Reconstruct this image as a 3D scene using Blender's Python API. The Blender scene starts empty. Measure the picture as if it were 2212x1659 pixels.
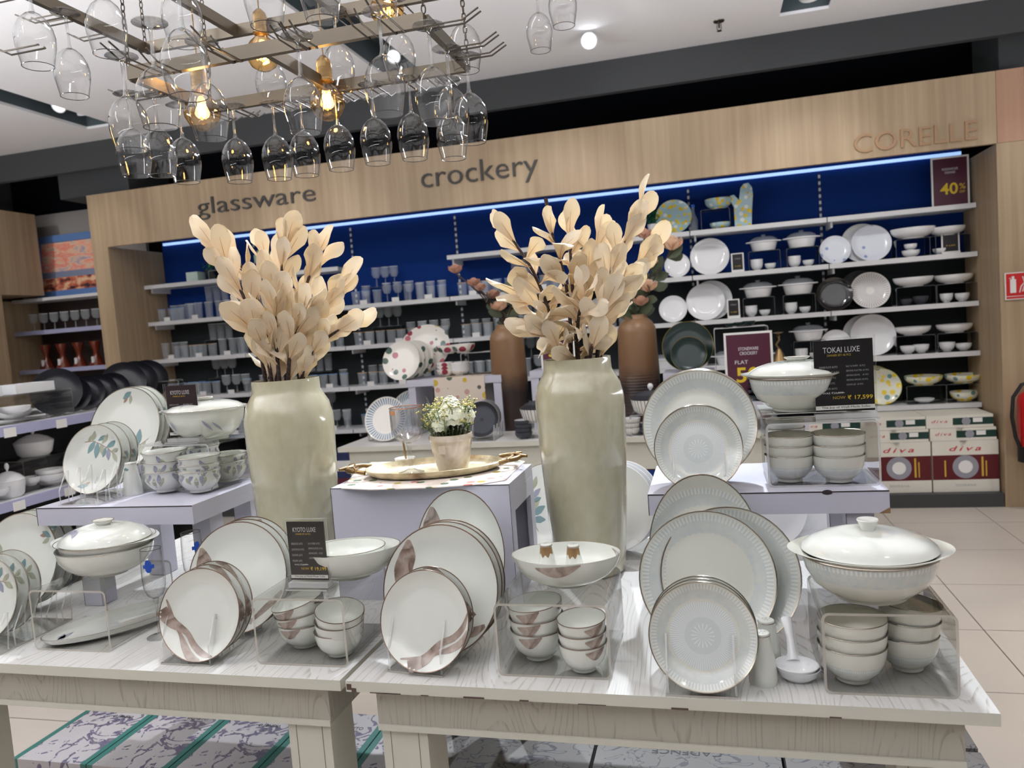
import bpy, math, random
from mathutils import Vector, Matrix, Euler

C = bpy.context.scene.collection
random.seed(7)
PI = math.pi

# ------------------------------------------------------------------ camera, world, lights, exposure
FPX = 1671.4                       # focal length in pixels of the 2212 x 1659 frame
PITCH, ROLL, YAW = [math.radians(a) for a in (-4.424, -4.321, -14.397)]
EYE = Vector((0, 0, 1.5))
Fw = Vector((math.sin(YAW) * math.cos(PITCH), math.cos(YAW) * math.cos(PITCH), math.sin(PITCH)))
_r = Vector((math.cos(YAW), -math.sin(YAW), 0))
_u = _r.cross(Fw)
Rt = math.cos(ROLL) * _r + math.sin(ROLL) * _u
Up = -math.sin(ROLL) * _r + math.cos(ROLL) * _u
cam_data = bpy.data.cameras.new('camera')
cam_data.sensor_width = 36
cam_data.lens = FPX / 2212 * 36
cam_data.clip_start = 0.02
cam = bpy.data.objects.new('camera', cam_data)
m = Matrix.Identity(4)
for i in range(3):
    m[i][0] = Rt[i]; m[i][1] = Up[i]; m[i][2] = -Fw[i]; m[i][3] = EYE[i]
cam.matrix_world = m
C.objects.link(cam)
bpy.context.scene.camera = cam
cam_data.dof.use_dof = True
cam_data.dof.focus_distance = 1.75
cam_data.dof.aperture_fstop = 5.6

sc = bpy.context.scene
sc.view_settings.view_transform = 'Standard'
sc.view_settings.look = 'None'
sc.view_settings.gamma = 1
sc.view_settings.use_curve_mapping = False
sc.view_settings.exposure = -0.28
try:
    sc.cycles.max_bounces = 10
    sc.cycles.transparent_max_bounces = 40
    sc.cycles.transmission_bounces = 8
    sc.cycles.glossy_bounces = 4
    sc.cycles.diffuse_bounces = 4
    sc.cycles.sample_clamp_indirect = 6
    sc.cycles.sample_clamp_direct = 0
    sc.cycles.caustics_reflective = False
    sc.cycles.caustics_refractive = False
    sc.cycles.use_denoising = True
except Exception:
    pass

world = bpy.data.worlds.new('shop_ambient')
world.use_nodes = True
wb = world.node_tree.nodes['Background']
wb.inputs[0].default_value = (0.93, 0.95, 1.0, 1)
wb.inputs[1].default_value = 0.09
sc.world = world


def lamp(name, kind, loc, aim, power, col=(1, 1, 1), size=0.04, angle=60, blend=0.4, sy=None):
    l = bpy.data.lights.new(name, kind)
    l.energy = power
    l.color = col
    if kind == 'SPOT':
        l.shadow_soft_size = size; l.spot_size = math.radians(angle); l.spot_blend = blend
    elif kind == 'AREA':
        l.size = size
        if sy:
            l.shape = 'RECTANGLE'; l.size_y = sy
    else:
        l.shadow_soft_size = size
    o = bpy.data.objects.new(name, l)
    o.location = loc
    d = Vector(aim) - Vector(loc)
    o.rotation_euler = d.to_track_quat('-Z', 'Y').to_euler()
    C.objects.link(o)
    return o


WARM = (1.0, 0.985, 0.965)
COOL = (0.86, 0.92, 1.0)
# ceiling spotlights over the front tables (the shop's ceiling spots, most of them outside the frame)
for (x, y, z, ax, ay, az, pw, an, col) in (
        (0.10, 3.95, 3.30, -0.15, 1.75, 0.9, 520, 44, COOL),
        (-1.55, 3.95, 3.30, -1.35, 1.75, 0.9, 430, 44, COOL),
        (0.95, 1.00, 3.30, 0.05, 1.70, 0.95, 14, 48, WARM),
        (-0.95, 0.55, 3.30, -0.85, 1.75, 0.95, 12, 52, WARM),
        (-2.10, 0.90, 3.30, -1.55, 1.95, 1.1, 22, 46, WARM),
        (-0.35, 2.05, 3.32, -0.30, 2.15, 1.2, 20, 70, WARM)):
    lamp('ceiling_spot', 'SPOT', (x, y, z), (ax, ay, az), pw, col, 0.035, an, 0.5)
# spots that wash the wood fascia and the rear shelves
for (x, y, z, ax, ay, az, pw, an) in (
        (-0.35, 4.55, 3.28, -0.15, 5.85, 2.72, 13, 75),
        (0.75, 4.75, 3.28, 0.75, 5.85, 2.55, 5, 70),
        (2.35, 4.6, 3.28, 2.15, 5.85, 1.5, 26, 60),
        (-4.68, 4.9, 3.28, -5.15, 5.85, 2.2, 16, 50),
        (-2.4, 4.3, 3.28, -2.6, 5.85, 2.4, 3, 80),
        (0.7, 4.3, 3.28, 0.8, 6.3, 1.3, 60, 62),
        (-1.0, 4.1, 3.28, -1.1, 6.3, 1.4, 62, 62),
        (-2.9, 4.1, 3.28, -3.1, 6.3, 1.3, 46, 62),
        (-6.2, 4.6, 3.28, -6.1, 6.4, 1.9, 45, 62),
        (-2.0, 3.5, 3.28, -1.3, 4.7, 0.9, 42, 60),
        (0.0, 3.3, 3.28, -0.1, 4.7, 1.0, 50, 60),
        (-2.9, 2.7, 3.28, -3.6, 3.7, 0.9, 45, 60)):
    lamp('ceiling_spot', 'SPOT', (x, y, z), (ax, ay, az), pw, (1.0, 0.975, 0.95), 0.05, an, 0.7)
# spots straight down onto the pale floor of the aisles: their bounce gives part of the ceiling light
for (x, y, pw, an) in ((2.5, 2.0, 420, 75), (2.4, 4.5, 420, 75), (3.2, 3.2, 420, 80), (-2.65, 2.9, 300, 50), (-3.3, 0.5, 420, 44), (-1.1, 3.4, 260, 46), (0.9, 3.5, 300, 50),
                       (-4.9, 1.0, 420, 90), (-5.2, 3.6, 420, 80), (-7.4, 1.0, 420, 100), (1.2, -0.9, 380, 56), (-1.4, -1.2, 420, 56), (-4.0, -1.4, 420, 70), (3.4, -0.9, 420, 70), (-3.2, 5.2, 200, 60), (0.4, 5.4, 160, 50)):
    lamp('aisle_spot', 'SPOT', (x, y, 3.30), (x, y, 0), pw * .33, (1.0, 0.99, 0.985), 0.06, an, 0.8)
# light thrown up onto the ceiling by the bright shop floor behind the camera is the world light


# unseen area lights added out of frame to brighten the white ceiling
lamp('added_ceiling_fill', 'AREA', (3.0, 2.8, 1.75), (2.75, 2.8, 3.35), 135, (.95, .975, 1), 0.35, sy=6.0)
lamp('added_ceiling_fill', 'AREA', (-4.6, 1.0, 1.75), (-4.5, 1.0, 3.35), 360, (.95, .975, 1), 0.35, sy=4.0)
lamp('added_ceiling_fill', 'AREA', (-0.6, -1.0, 1.9), (-0.6, -0.999, 3.35), 150, (.95, .975, 1), 5.0, sy=0.35)


# measured pixel -> point in the place
def ray(x, y):
    return Fw + Rt * ((x - 1106) / FPX) - Up * ((y - 829.5) / FPX)


def atZ(x, y, z):
    d = ray(x, y)
    return EYE + d * ((z - EYE.z) / d.z)


def atY(x, y, Y):
    d = ray(x, y)
    return EYE + d * (Y / d.y)


# ------------------------------------------------------------------ materials
MATS = {}


def lin(c):
    return tuple(((v / 255) / 12.92 if v / 255 <= 0.04045 else ((v / 255 + 0.055) / 1.055) ** 2.4) for v in c)


def mat(name, rgb=(200, 200, 200), rough=0.5, metal=0.0, spec=0.5, coat=0.0, emit=None, es=0.0, trans=0.0):
    if name in MATS:
        return MATS[name]
    m = bpy.data.materials.new(name)
    m.use_nodes = True
    b = m.node_tree.nodes['Principled BSDF']
    c = lin(rgb)
    b.inputs['Base Color'].default_value = (*c, 1)
    b.inputs['Roughness'].default_value = rough
    b.inputs['Metallic'].default_value = metal
    b.inputs['Specular IOR Level'].default_value = spec
    b.inputs['Coat Weight'].default_value = coat
    b.inputs['Coat Roughness'].default_value = 0.05
    if emit:
        b.inputs['Emission Color'].default_value = (*lin(emit), 1)
        b.inputs['Emission Strength'].default_value = es
    m.diffuse_color = (*c, 1)
    MATS[name] = m
    return m


class N:
    """small helper that chains shader nodes"""
    def __init__(s, m):
        s.m = m; s.t = m.node_tree; s.b = s.t.nodes['Principled BSDF']

    def new(s, k, **kw):
        n = s.t.nodes.new(k)
        for a, v in kw.items():
            setattr(n, a, v)
        return n

    def put(s, sock, v):
        if isinstance(v, (int, float)):
            sock.default_value = v
        elif isinstance(v, tuple):
            sock.default_value = v if len(v) == len(sock.default_value) else (*v, 1)
        else:
            s.t.links.new(v, sock)

    def math(s, op, a, b=None, c=None, clamp=False):
        n = s.new('ShaderNodeMath', operation=op, use_clamp=clamp)
        s.put(n.inputs[0], a)
        if b is not None: s.put(n.inputs[1], b)
        if c is not None: s.put(n.inputs[2], c)
        return n.outputs[0]

    def co(s, kind='Object'):
        return s.new('ShaderNodeTexCoord').outputs[kind]

    def xyz(s, v):
        n = s.new('ShaderNodeSeparateXYZ'); s.put(n.inputs[0], v)
        return n.outputs

    def comb(s, x, y, z):
        n = s.new('ShaderNodeCombineXYZ')
        for i, v in enumerate((x, y, z)): s.put(n.inputs[i], v)
        return n.outputs[0]

    def mapping(s, v, scale=(1, 1, 1), loc=(0, 0, 0)):
        n = s.new('ShaderNodeMapping'); s.put(n.inputs[0], v)
        n.inputs['Scale'].default_value = scale; n.inputs['Location'].default_value = loc
        return n.outputs[0]

    def noise(s, v, scale=5, detail=2, rough=0.5, dist=0.0):
        n = s.new('ShaderNodeTexNoise'); s.put(n.inputs['Vector'], v)
        n.inputs['Scale'].default_value = scale; n.inputs['Detail'].default_value = detail
        n.inputs['Roughness'].default_value = rough; n.inputs['Distortion'].default_value = dist
        return n.outputs['Fac']

    def voro(s, v, scale=5, feature='F1'):
        n = s.new('ShaderNodeTexVoronoi', feature=feature); s.put(n.inputs['Vector'], v)
        n.inputs['Scale'].default_value = scale
        return n.outputs

    def ramp(s, f, stops, mode='LINEAR'):
        n = s.new('ShaderNodeValToRGB'); s.put(n.inputs[0], f)
        n.color_ramp.interpolation = mode
        e = n.color_ramp.elements
        while len(e) < len(stops): e.new(0.5)
        for el, (p, c) in zip(e, stops):
            el.position = p
            el.color = (*lin(c), 1) if isinstance(c, tuple) else (c, c, c, 1)
        return n.outputs[0]

    def mix(s, f, a, b):
        n = s.new('ShaderNodeMix', data_type='RGBA')
        s.put(n.inputs[0], f)
        s.put(n.inputs[6], (*lin(a), 1) if isinstance(a, tuple) else a)
        s.put(n.inputs[7], (*lin(b), 1) if isinstance(b, tuple) else b)
        return n.outputs[2]

    def color(s, v): s.put(s.b.inputs['Base Color'], v)
    def rough(s, v): s.put(s.b.inputs['Roughness'], v)

    def bump(s, h, strength=0.2, dist=0.002):
        n = s.new('ShaderNodeBump'); s.put(n.inputs['Height'], h)
        n.inputs['Strength'].default_value = strength; n.inputs['Distance'].default_value = dist
        s.t.links.new(n.outputs[0], s.b.inputs['Normal'])


def clear(name, tint=(255, 255, 255), gloss=0.09, edge=0.35, rough=0.02, ecol=(205, 205, 200)):
    """thin clear sheet or glass wall: transparent, reflecting at grazing angles"""
    if name in MATS: return MATS[name]
    m = bpy.data.materials.new(name); m.use_nodes = True
    t = m.node_tree; t.nodes.clear()
    out = t.nodes.new('ShaderNodeOutputMaterial')
    lw = t.nodes.new('ShaderNodeLayerWeight'); lw.inputs['Blend'].default_value = 0.5
    tr = t.nodes.new('ShaderNodeBsdfTransparent')
    mc = t.nodes.new('ShaderNodeMix'); mc.data_type = 'RGBA'
    pw = t.nodes.new('ShaderNodeMath'); pw.operation = 'POWER'; pw.inputs[1].default_value = 3.0
    t.links.new(lw.outputs['Facing'], pw.inputs[0])
    t.links.new(pw.outputs[0], mc.inputs[0])
    a = lin(tint); e = lin(ecol)
    mc.inputs[6].default_value = (*a, 1); mc.inputs[7].default_value = (*[x * (1 - edge) for x in e], 1)
    t.links.new(mc.outputs[2], tr.inputs[0])
    gl = t.nodes.new('ShaderNodeBsdfGlossy'); gl.inputs['Roughness'].default_value = rough
    mx = t.nodes.new('ShaderNodeMixShader')
    p2 = t.nodes.new('ShaderNodeMath'); p2.operation = 'MULTIPLY_ADD'; p2.use_clamp = True
    p4 = t.nodes.new('ShaderNodeMath'); p4.operation = 'POWER'; p4.inputs[1].default_value = 4.0
    t.links.new(lw.outputs['Facing'], p4.inputs[0]); t.links.new(p4.outputs[0], p2.inputs[0])
    p2.inputs[1].default_value = 0.75; p2.inputs[2].default_value = gloss
    t.links.new(p2.outputs[0], mx.inputs[0])
    t.links.new(tr.outputs[0], mx.inputs[1]); t.links.new(gl.outputs[0], mx.inputs[2])
    t.links.new(mx.outputs[0], out.inputs[0])
    m.diffuse_color = (0.8, 0.85, 0.9, 0.3)
    MATS[name] = m
    return m


def edge_mat(name, rgb, alpha):
    """polished cut edge of an acrylic sheet"""
    if name in MATS: return MATS[name]
    m = mat(name, rgb, 0.15)
    m.node_tree.nodes['Principled BSDF'].inputs['Alpha'].default_value = alpha
    return m


china = mat('bone_china_glaze', (216, 218, 211), 0.12, coat=0.6)
china_w = mat('cool_white_porcelain', (233, 234, 236), 0.14, coat=0.5)
china_in = mat('cream_china_glaze', (200, 196, 180), 0.12, coat=0.6)
platinum = mat('platinum_rim', (150, 140, 128), 0.22, metal=0.85)
bronze_rim = mat('bronze_rim', (120, 98, 84), 0.3, metal=0.6)
acry = clear('clear_acrylic', (253, 253, 252), 0.03, 0.12, ecol=(225, 225, 222))
acry_e = edge_mat('acrylic_cut_edge', (186, 180, 170), 0.75)
acry_b = edge_mat('acrylic_bright_edge', (225, 225, 225), 0.5)
glass = clear('clear_glass', (253, 253, 253), 0.06, 0.6, 0.01, (175, 175, 175))
glass_solid = clear('clear_glass_stem', (244, 244, 244), 0.14, 0.5, 0.01, (170, 170, 170))
glass_rim = edge_mat('glass_rim_dark', (60, 56, 52), 0.85)
glass_far = edge_mat('shelf_glass', (222, 230, 238), 0.20)
steel = mat('brushed_steel', (118, 110, 98), 0.34, metal=1.0)
dark_metal = mat('dark_metal', (92, 86, 80), 0.4, metal=0.9)
brass = mat('antique_brass', (150, 124, 86), 0.34, metal=1.0)
black = mat('matt_black', (14, 15, 18), 0.5)
black_gl = mat('black_stoneware', (9, 11, 20), 0.35)
white_metal = mat('white_shelf_metal', (214, 214, 216), 0.4)
white_card = mat('white_card', (235, 234, 232), 0.6)
sign_black = mat('sign_black', (26, 23, 26), 0.35)
sign_maroon = mat('sign_maroon', (80, 30, 52), 0.35)
sign_brown = mat('sign_dark_brown', (48, 32, 36), 0.4)
txt_white = mat('lettering_white', (225, 225, 228), 0.6)
txt_dim = mat('lettering_grey', (170, 170, 172), 0.6)
txt_gold = mat('lettering_gold', (206, 170, 60), 0.5)
txt_yellow = mat('lettering_yellow', (228, 196, 40), 0.5)
txt_black = mat('lettering_black', (20, 20, 22), 0.5)
blue_st = mat('blue_sticker', (20, 72, 170), 0.4)
blue_pl = mat('blue_plastic', (28, 90, 200), 0.4)
navy = mat('navy_back_panel', (18, 50, 118), 0.8, spec=.10)
charcoal = mat('charcoal_back_panel', (44, 48, 50), 0.8, spec=.15)
charcoal_d = mat('charcoal_plinth', (62, 63, 64), 0.5)
ceil_m = mat('ceiling_paint', (238, 236, 238), 0.9)
dark_paint = mat('dark_grey_paint', (66, 68, 70), 0.9)
black_paint = mat('black_paint', (10, 12, 17), 0.95, spec=.1)
slot_paint = mat('slot_grey_paint', (74, 84, 88), 0.7)
wall_grey = mat('grey_wall_paint', (150, 145, 142), 0.9)
lilac = mat('lilac_white_laminate', (190, 189, 202), 0.42)
lilac_edge = mat('worn_laminate_edge', (52, 42, 44), 0.8)
ply = mat('plywood_edge', (132, 104, 74), 0.7)
letter_dark = mat('grey_sign_letters', (58, 56, 54), 0.5)
letter_wood = mat('faint_wood_letters', (170, 136, 104), 0.6)
red_paint = mat('extinguisher_red', (190, 20, 26), 0.3, coat=0.5)
led = mat('led_strip', (200, 220, 255), 0.5, emit=(160, 200, 255), es=1.25)
lamp_glow = mat('lamp_glow', (255, 255, 255), 0.5, emit=(240, 246, 255), es=28)
lamp_soft = mat('downlight_glow', (255, 255, 255), 0.5, emit=(235, 240, 255), es=5)
filament = mat('filament_glow', (255, 220, 150), 0.5, emit=(255, 200, 110), es=55)
amber = clear('amber_bulb_glass', (252, 226, 178), 0.08, 0.45, 0.02, (226, 176, 96))
brown_swirl = mat('brown_swirl_print', (132, 112, 100), 0.2, coat=0.5)
n = N(brown_swirl); co = n.co()
v = n.mapping(co, (1, 1, 1))
f = n.math('FRACT', n.math('MULTIPLY', n.noise(v, 12, 1, 0.5), 6))
f2 = n.noise(n.mapping(co, (70, 45, 70)), 1, 3)
n.color(n.ramp(n.math('ADD', n.math('MULTIPLY', f, .45), n.math('MULTIPLY', f2, .55)), [(0.25, (112, 94, 84)), (0.45, (146, 128, 118)), (0.6, (170, 154, 144)), (0.8, (120, 102, 92))]))
leaf_teal = mat('leaf_print_teal', (112, 140, 142), 0.3, coat=0.5)
leaf_sage = mat('leaf_print_sage', (158, 160, 140), 0.3, coat=0.5)
leaf_grey = mat('leaf_print_grey', (140, 142, 158), 0.3, coat=0.5)
twig_print = mat('twig_print_brown', (150, 124, 108), 0.3, coat=0.5)


def damask(name, R, mode):
    """bluish lace border of the silver-rimmed service; R is the radius (plates) or rim height (bowls)"""
    m = mat(name, (208, 208, 198), 0.12, coat=0.6)
    n = N(m); co = n.co(); x, y, z = n.xyz(co)
    ang = n.math('ARCTAN2', y, x)
    if mode == 'bowl':
        r = n.math('DIVIDE', z, R)
        nz = n.noise(n.mapping(co, (90, 90, 90)), 1.0, 3)
        band = n.math('MULTIPLY', n.math('GREATER_THAN', r, 0.52), n.math('LESS_THAN', r, 0.985))
        c = n.mix(n.math('MULTIPLY', band, n.ramp(nz, [(0.35, 0.35), (0.65, 0.85)])), (206, 206, 196), (182, 190, 192))
        d = n.math('GREATER_THAN', n.math('FRACT', n.math('MULTIPLY', ang, 14)), 0.55)
        dz = n.math('MULTIPLY', n.math('GREATER_THAN', r, 0.82), n.math('LESS_THAN', r, 0.93))
        c = n.mix(n.math('MULTIPLY', n.math('MULTIPLY', d, dz), 0.6), c, (226, 226, 222))
        n.color(c)
        return m
    r = n.math('DIVIDE', n.math('SQRT', n.math('ADD', n.math('MULTIPLY', x, x), n.math('MULTIPLY', y, y))), R)
    base = (204, 204, 194)
    nz = n.noise(n.mapping(co, (70, 70, 70)), 1.0, 3)
    wob = n.math('MULTIPLY', n.math('SINE', n.math('MULTIPLY', ang, 44)), 0.008)
    rw = n.math('ADD', r, wob)
    band = n.math('MULTIPLY', n.math('GREATER_THAN', rw, 0.68), n.math('LESS_THAN', r, 0.95))
    c = n.mix(n.math('MULTIPLY', band, n.ramp(nz, [(0.3, 0.3), (0.7, 0.8)])), base, (180, 189, 190))
    nd = 104 if mode == 'dinner' else 96
    d = n.math('GREATER_THAN', n.math('FRACT', n.math('MULTIPLY', ang, nd / (2 * PI))), 0.5)
    ring = n.math('MULTIPLY', n.math('GREATER_THAN', r, 0.86), n.math('LESS_THAN', r, 0.955))
    c = n.mix(n.math('MULTIPLY', n.math('MULTIPLY', d, ring), 0.6), c, (226, 227, 222))
    if mode == 'quarter':
        inner = n.math('LESS_THAN', r, 0.62)
        c = n.mix(n.math('MULTIPLY', inner, 0.75), c, (190, 198, 200))
        d2 = n.math('GREATER_THAN', n.math('FRACT', n.math('MULTIPLY', ang, 86 / (2 * PI))), 0.5)
        i2 = n.math('MULTIPLY', n.math('GREATER_THAN', r, 0.34), inner)
        c = n.mix(n.math('MULTIPLY', n.math('MULTIPLY', d2, i2), 0.55), c, (226, 228, 226))
        d3 = n.math('GREATER_THAN', n.math('FRACT', n.math('MULTIPLY', ang, 16 / (2 * PI))), 0.78)
        i3 = n.math('LESS_THAN', r, 0.22)
        c = n.mix(n.math('MULTIPLY', n.math('MULTIPLY', d3, i3), 0.7), c, (228, 230, 228))
    n.color(c)
    return m


def wood(name, base, dark, axis='Z', sc_=1.0, rough=0.5):
    m = mat(name, base, rough)
    n = N(m); co = n.co()
    s1 = {'Z': (22, 22, 0.7), 'Y': (22, 0.7, 22), 'X': (0.7, 22, 22)}[axis]
    s2 = {'Z': (1.6, 1.6, 0.12), 'Y': (1.6, 0.12, 1.6), 'X': (0.12, 1.6, 1.6)}[axis]
    a = n.noise(n.mapping(co, tuple(v * sc_ for v in s1)), 1.0, 4, 0.6)
    b = n.noise(n.mapping(co, tuple(v * sc_ * 3 for v in s2)), 1.0, 2, 0.5)
    f = n.math('ADD', n.math('MULTIPLY', a, 0.6), n.math('MULTIPLY', b, 0.4))
    n.color(n.ramp(f, [(0.3, dark), (0.7, base)]))
    return m


def ash(name, base, dark, axis):
    """white-washed ash laminate with nested cathedral grain lines"""
    m = mat(name, base, 0.38)
    n = N(m); co = n.co()
    s1 = {'Z': (7, 7, 1.5), 'Y': (7, 1.6, 7), 'X': (1.6, 7, 7)}[axis]
    s3 = {'Z': (160, 160, 5), 'Y': (160, 5, 160), 'X': (5, 160, 160)}[axis]
    a = n.noise(n.mapping(co, s1), 1.0, 0.6, 0.4)
    ln = n.math('FRACT', n.math('MULTIPLY', a, 34))
    l = n.ramp(ln, [(0.0, 1.0), (0.10, 0.85), (0.30, 0.0), (1.0, 0.0)])
    fine = n.noise(n.mapping(co, s3), 1.0, 1)
    lf = n.math('MULTIPLY', l, n.ramp(fine, [(0.40, 0.15), (0.6, 0.9)]))
    c = n.mix(lf, base, dark)
    c = n.mix(n.ramp(fine, [(0.5, 0.0), (0.9, 0.22)]), c, dark)
    n.color(c)
    n.rough(n.math('ADD', 0.36, n.math('MULTIPLY', lf, 0.2)))
    return m


oak = wood('light_oak_laminate', (184, 162, 132), (152, 128, 100), 'Z')
oak_r = wood('reddish_oak_laminate', (190, 150, 124), (160, 122, 98), 'Z')
ash_top = ash('ash_table_top', (204, 203, 200), (164, 160, 152), 'Y')
ash_front = ash('ash_table_front', (172, 168, 156), (148, 142, 130), 'Z')
ash_pale = mat('pale_table_edge', (198, 196, 184), 0.5)
floor_m = mat('floor_tile', (196, 186, 174), 0.3)
n = N(floor_m); co = n.co(); x, y, z = n.xyz(co)
fx = n.math('ABSOLUTE', n.math('SUBTRACT', n.math('FRACT', n.math('DIVIDE', n.math('ADD', x, 100 * 0.612 - 1.11), 0.612)), 0.5))
fy = n.math('ABSOLUTE', n.math('SUBTRACT', n.math('FRACT', n.math('DIVIDE', n.math('ADD', y, 100 * 0.59 - 4.292), 0.59)), 0.5))
g = n.math('GREATER_THAN', n.math('MAXIMUM', fx, fy), 0.4958)
tone = n.noise(n.mapping(co, (1.2, 1.2, 1.2)), 1, 2)
n.color(n.mix(g, n.ramp(tone, [(0.3, (190, 181, 171)), (0.7, (202, 192, 180))]), (96, 86, 80)))


# ------------------------------------------------------------------ mesh builder
KIDS = {}


class M:
    def __init__(s):
        s.v = []; s.f = []; s.mi = []

    def add(s, vs, fs, mi=0):
        k = len(s.v)
        s.v += [tuple(p) for p in vs]
        for f in fs:
            s.f.append(tuple(i + k for i in f)); s.mi.append(mi)
        return s

    def box(s, x0, x1, y0, y1, z0, z1, mi=0, sides=None):
        vs = [(x0, y0, z0), (x1, y0, z0), (x1, y1, z0), (x0, y1, z0), (x0, y0, z1), (x1, y0, z1), (x1, y1, z1), (x0, y1, z1)]
        fs = [(3, 2, 1, 0), (4, 5, 6, 7), (0, 1, 5, 4), (1, 2, 6, 5), (2, 3, 7, 6), (3, 0, 4, 7)]  # bottom top front right back left
        k = len(s.v); s.v += vs
        for i, f in enumerate(fs):
            s.f.append(tuple(j + k for j in f)); s.mi.append(sides[i] if sides else mi)
        return s

    def obox(s, c, ax, ay, az, mi=0):
        c = Vector(c); ax = Vector(ax); ay = Vector(ay); az = Vector(az)
        vs = [c + ax * i + ay * j + az * k for k in (-1, 1) for (i, j) in ((-1, -1), (1, -1), (1, 1), (-1, 1))]
        return s.add(vs, [(3, 2, 1, 0), (4, 5, 6, 7), (0, 1, 5, 4), (1, 2, 6, 5), (2, 3, 7, 6), (3, 0, 4, 7)], mi)

    def lathe(s, prof, n=32, mi=0, c=(0, 0, 0), rf=None, mis=None, sx=1, sy=1, zf=None):
        """prof: list of (r,z); rf(i,theta) multiplies the radius"""
        k = len(s.v)
        for i, (r, z) in enumerate(prof):
            for j in range(n):
                t = 2 * PI * j / n
                q = r * (rf(i, t) if rf else 1)
                zz = z + (zf(i, t) if zf else 0)
                s.v.append((c[0] + q * math.cos(t) * sx, c[1] + q * math.sin(t) * sy, c[2] + zz))
        for i in range(len(prof) - 1):
            for j in range(n):
                a = k + i * n + j; b = k + i * n + (j + 1) % n
                s.f.append((a, b, b + n, a + n)); s.mi.append(mis[i] if mis else mi)
        for i, fl in ((0, True), (len(prof) - 1, False)):
            if prof[i][0] > 1e-4:
                continue
        return s

    def tube(s, pts, r, n=6, mi=0, cap=True, rs=None):
        pts = [Vector(p) for p in pts]
        k = len(s.v); m_ = len(pts)
        prev = None
        for i, p in enumerate(pts):
            d = (pts[min(i + 1, m_ - 1)] - pts[max(i - 1, 0)])
            if d.length < 1e-9: d = Vector((0, 0, 1))
            d.normalize()
            if prev is None:
                a = d.cross(Vector((0, 0, 1)) if abs(d.z) < 0.9 else Vector((1, 0, 0))).normalized()
            else:
                a = (prev - d * prev.dot(d)).normalized()
            prev = a
            b = d.cross(a)
            rr = rs[i] if rs else r
            for j in range(n):
                t = 2 * PI * j / n
                s.v.append(tuple(p + a * (rr * math.cos(t)) + b * (rr * math.sin(t))))
        for i in range(m_ - 1):
            for j in range(n):
                a_ = k + i * n + j; b_ = k + i * n + (j + 1) % n
                s.f.append((a_, b_, b_ + n, a_ + n)); s.mi.append(mi)
        if cap:
            s.f.append(tuple(k + j for j in reversed(range(n)))); s.mi.append(mi)
            s.f.append(tuple(k + (m_ - 1) * n + j for j in range(n))); s.mi.append(mi)
        return s

    def torus(s, R, r, z=0, n=40, mi=0, c=(0, 0), sx=1, sy=1):
        pts = []
        k = len(s.v); q = 6
        for i in range(n):
            t = 2 * PI * i / n
            for j in range(q):
                u = 2 * PI * j / q
                rr = R + r * math.cos(u)
                s.v.append((c[0] + rr * math.cos(t) * sx, c[1] + rr * math.sin(t) * sy, z + r * math.sin(u)))
        for i in range(n):
            for j in range(q):
                a = k + i * q + j; b = k + i * q + (j + 1) % q
                a2 = k + ((i + 1) % n) * q + j; b2 = k + ((i + 1) % n) * q + (j + 1) % q
                s.f.append((a, a2, b2, b)); s.mi.append(mi)
        return s

    def prism(s, poly, z0, z1, mi=0):
        n = len(poly)
        vs = [(x, y, z0) for x, y in poly] + [(x, y, z1) for x, y in poly]
        return s.add(vs, [tuple(reversed(range(n))), tuple(range(n, 2 * n))] + [(i, (i + 1) % n, n + (i + 1) % n, n + i) for i in range(n)], mi)

    def ribbon(s, pts, ws, zf, mi=0, cross=4):
        """flat printed shape that lies on a curved surface z = zf(x, y)"""
        k = len(s.v); m_ = len(pts)
        for i, (x, y) in enumerate(pts):
            x0, y0 = pts[max(i - 1, 0)]; x1, y1 = pts[min(i + 1, m_ - 1)]
            dx, dy = x1 - x0, y1 - y0
            L = math.hypot(dx, dy) or 1
            nx, ny = -dy / L, dx / L
            for j in range(cross + 1):
                q = (j / cross - 0.5) * ws[i]
                px, py = x + nx * q, y + ny * q
                s.v.append((px, py, zf(px, py)))
        for i in range(m_ - 1):
            for j in range(cross):
                a = k + i * (cross + 1) + j
                s.f.append((a, a + cross + 1, a + cross + 2, a + 1)); s.mi.append(mi)
        return s

    def xf(s, mtx):
        s.v = [tuple(mtx @ Vector(p)) for p in s.v]
        return s

    def join(s, o, mtx=None, off=0):
        vs = [mtx @ Vector(p) for p in o.v] if mtx else o.v
        k = len(s.v); s.v += [tuple(p) for p in vs]
        for f, mi in zip(o.f, o.mi):
            s.f.append(tuple(i + k for i in f)); s.mi.append(mi + off)
        return s

    def mesh(s, name, mats, smooth=True, ang=40):
        me = bpy.data.meshes.new(name)
        me.from_pydata(s.v, [], s.f)
        for mm in (mats if isinstance(mats, (list, tuple)) else [mats]):
            me.materials.append(mm)
        me.polygons.foreach_set('material_index', s.mi)
        if smooth:
            me.polygons.foreach_set('use_smooth', [True] * len(s.f))
            try:
                me.set_sharp_from_angle(angle=math.radians(ang))
            except Exception:
                pass
        me.validate()
        me.update()
        return me

    def obj(s, name, mats, parent=None, smooth=True, ang=40, loc=None, rot=None):
        o = bpy.data.objects.new(name, s.mesh(name, mats, smooth, ang))
        C.objects.link(o)
        if parent:
            o.parent = parent; KIDS.setdefault(parent.name, []).append(o)
        if loc is not None: o.location = loc
        if rot is not None: o.rotation_euler = rot
        return o


def tag(o, label, cat, group=None, kind=None):
    if label: o['label'] = label
    if cat: o['category'] = cat
    if group: o['group'] = group
    if kind: o['kind'] = kind
    return o


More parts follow.
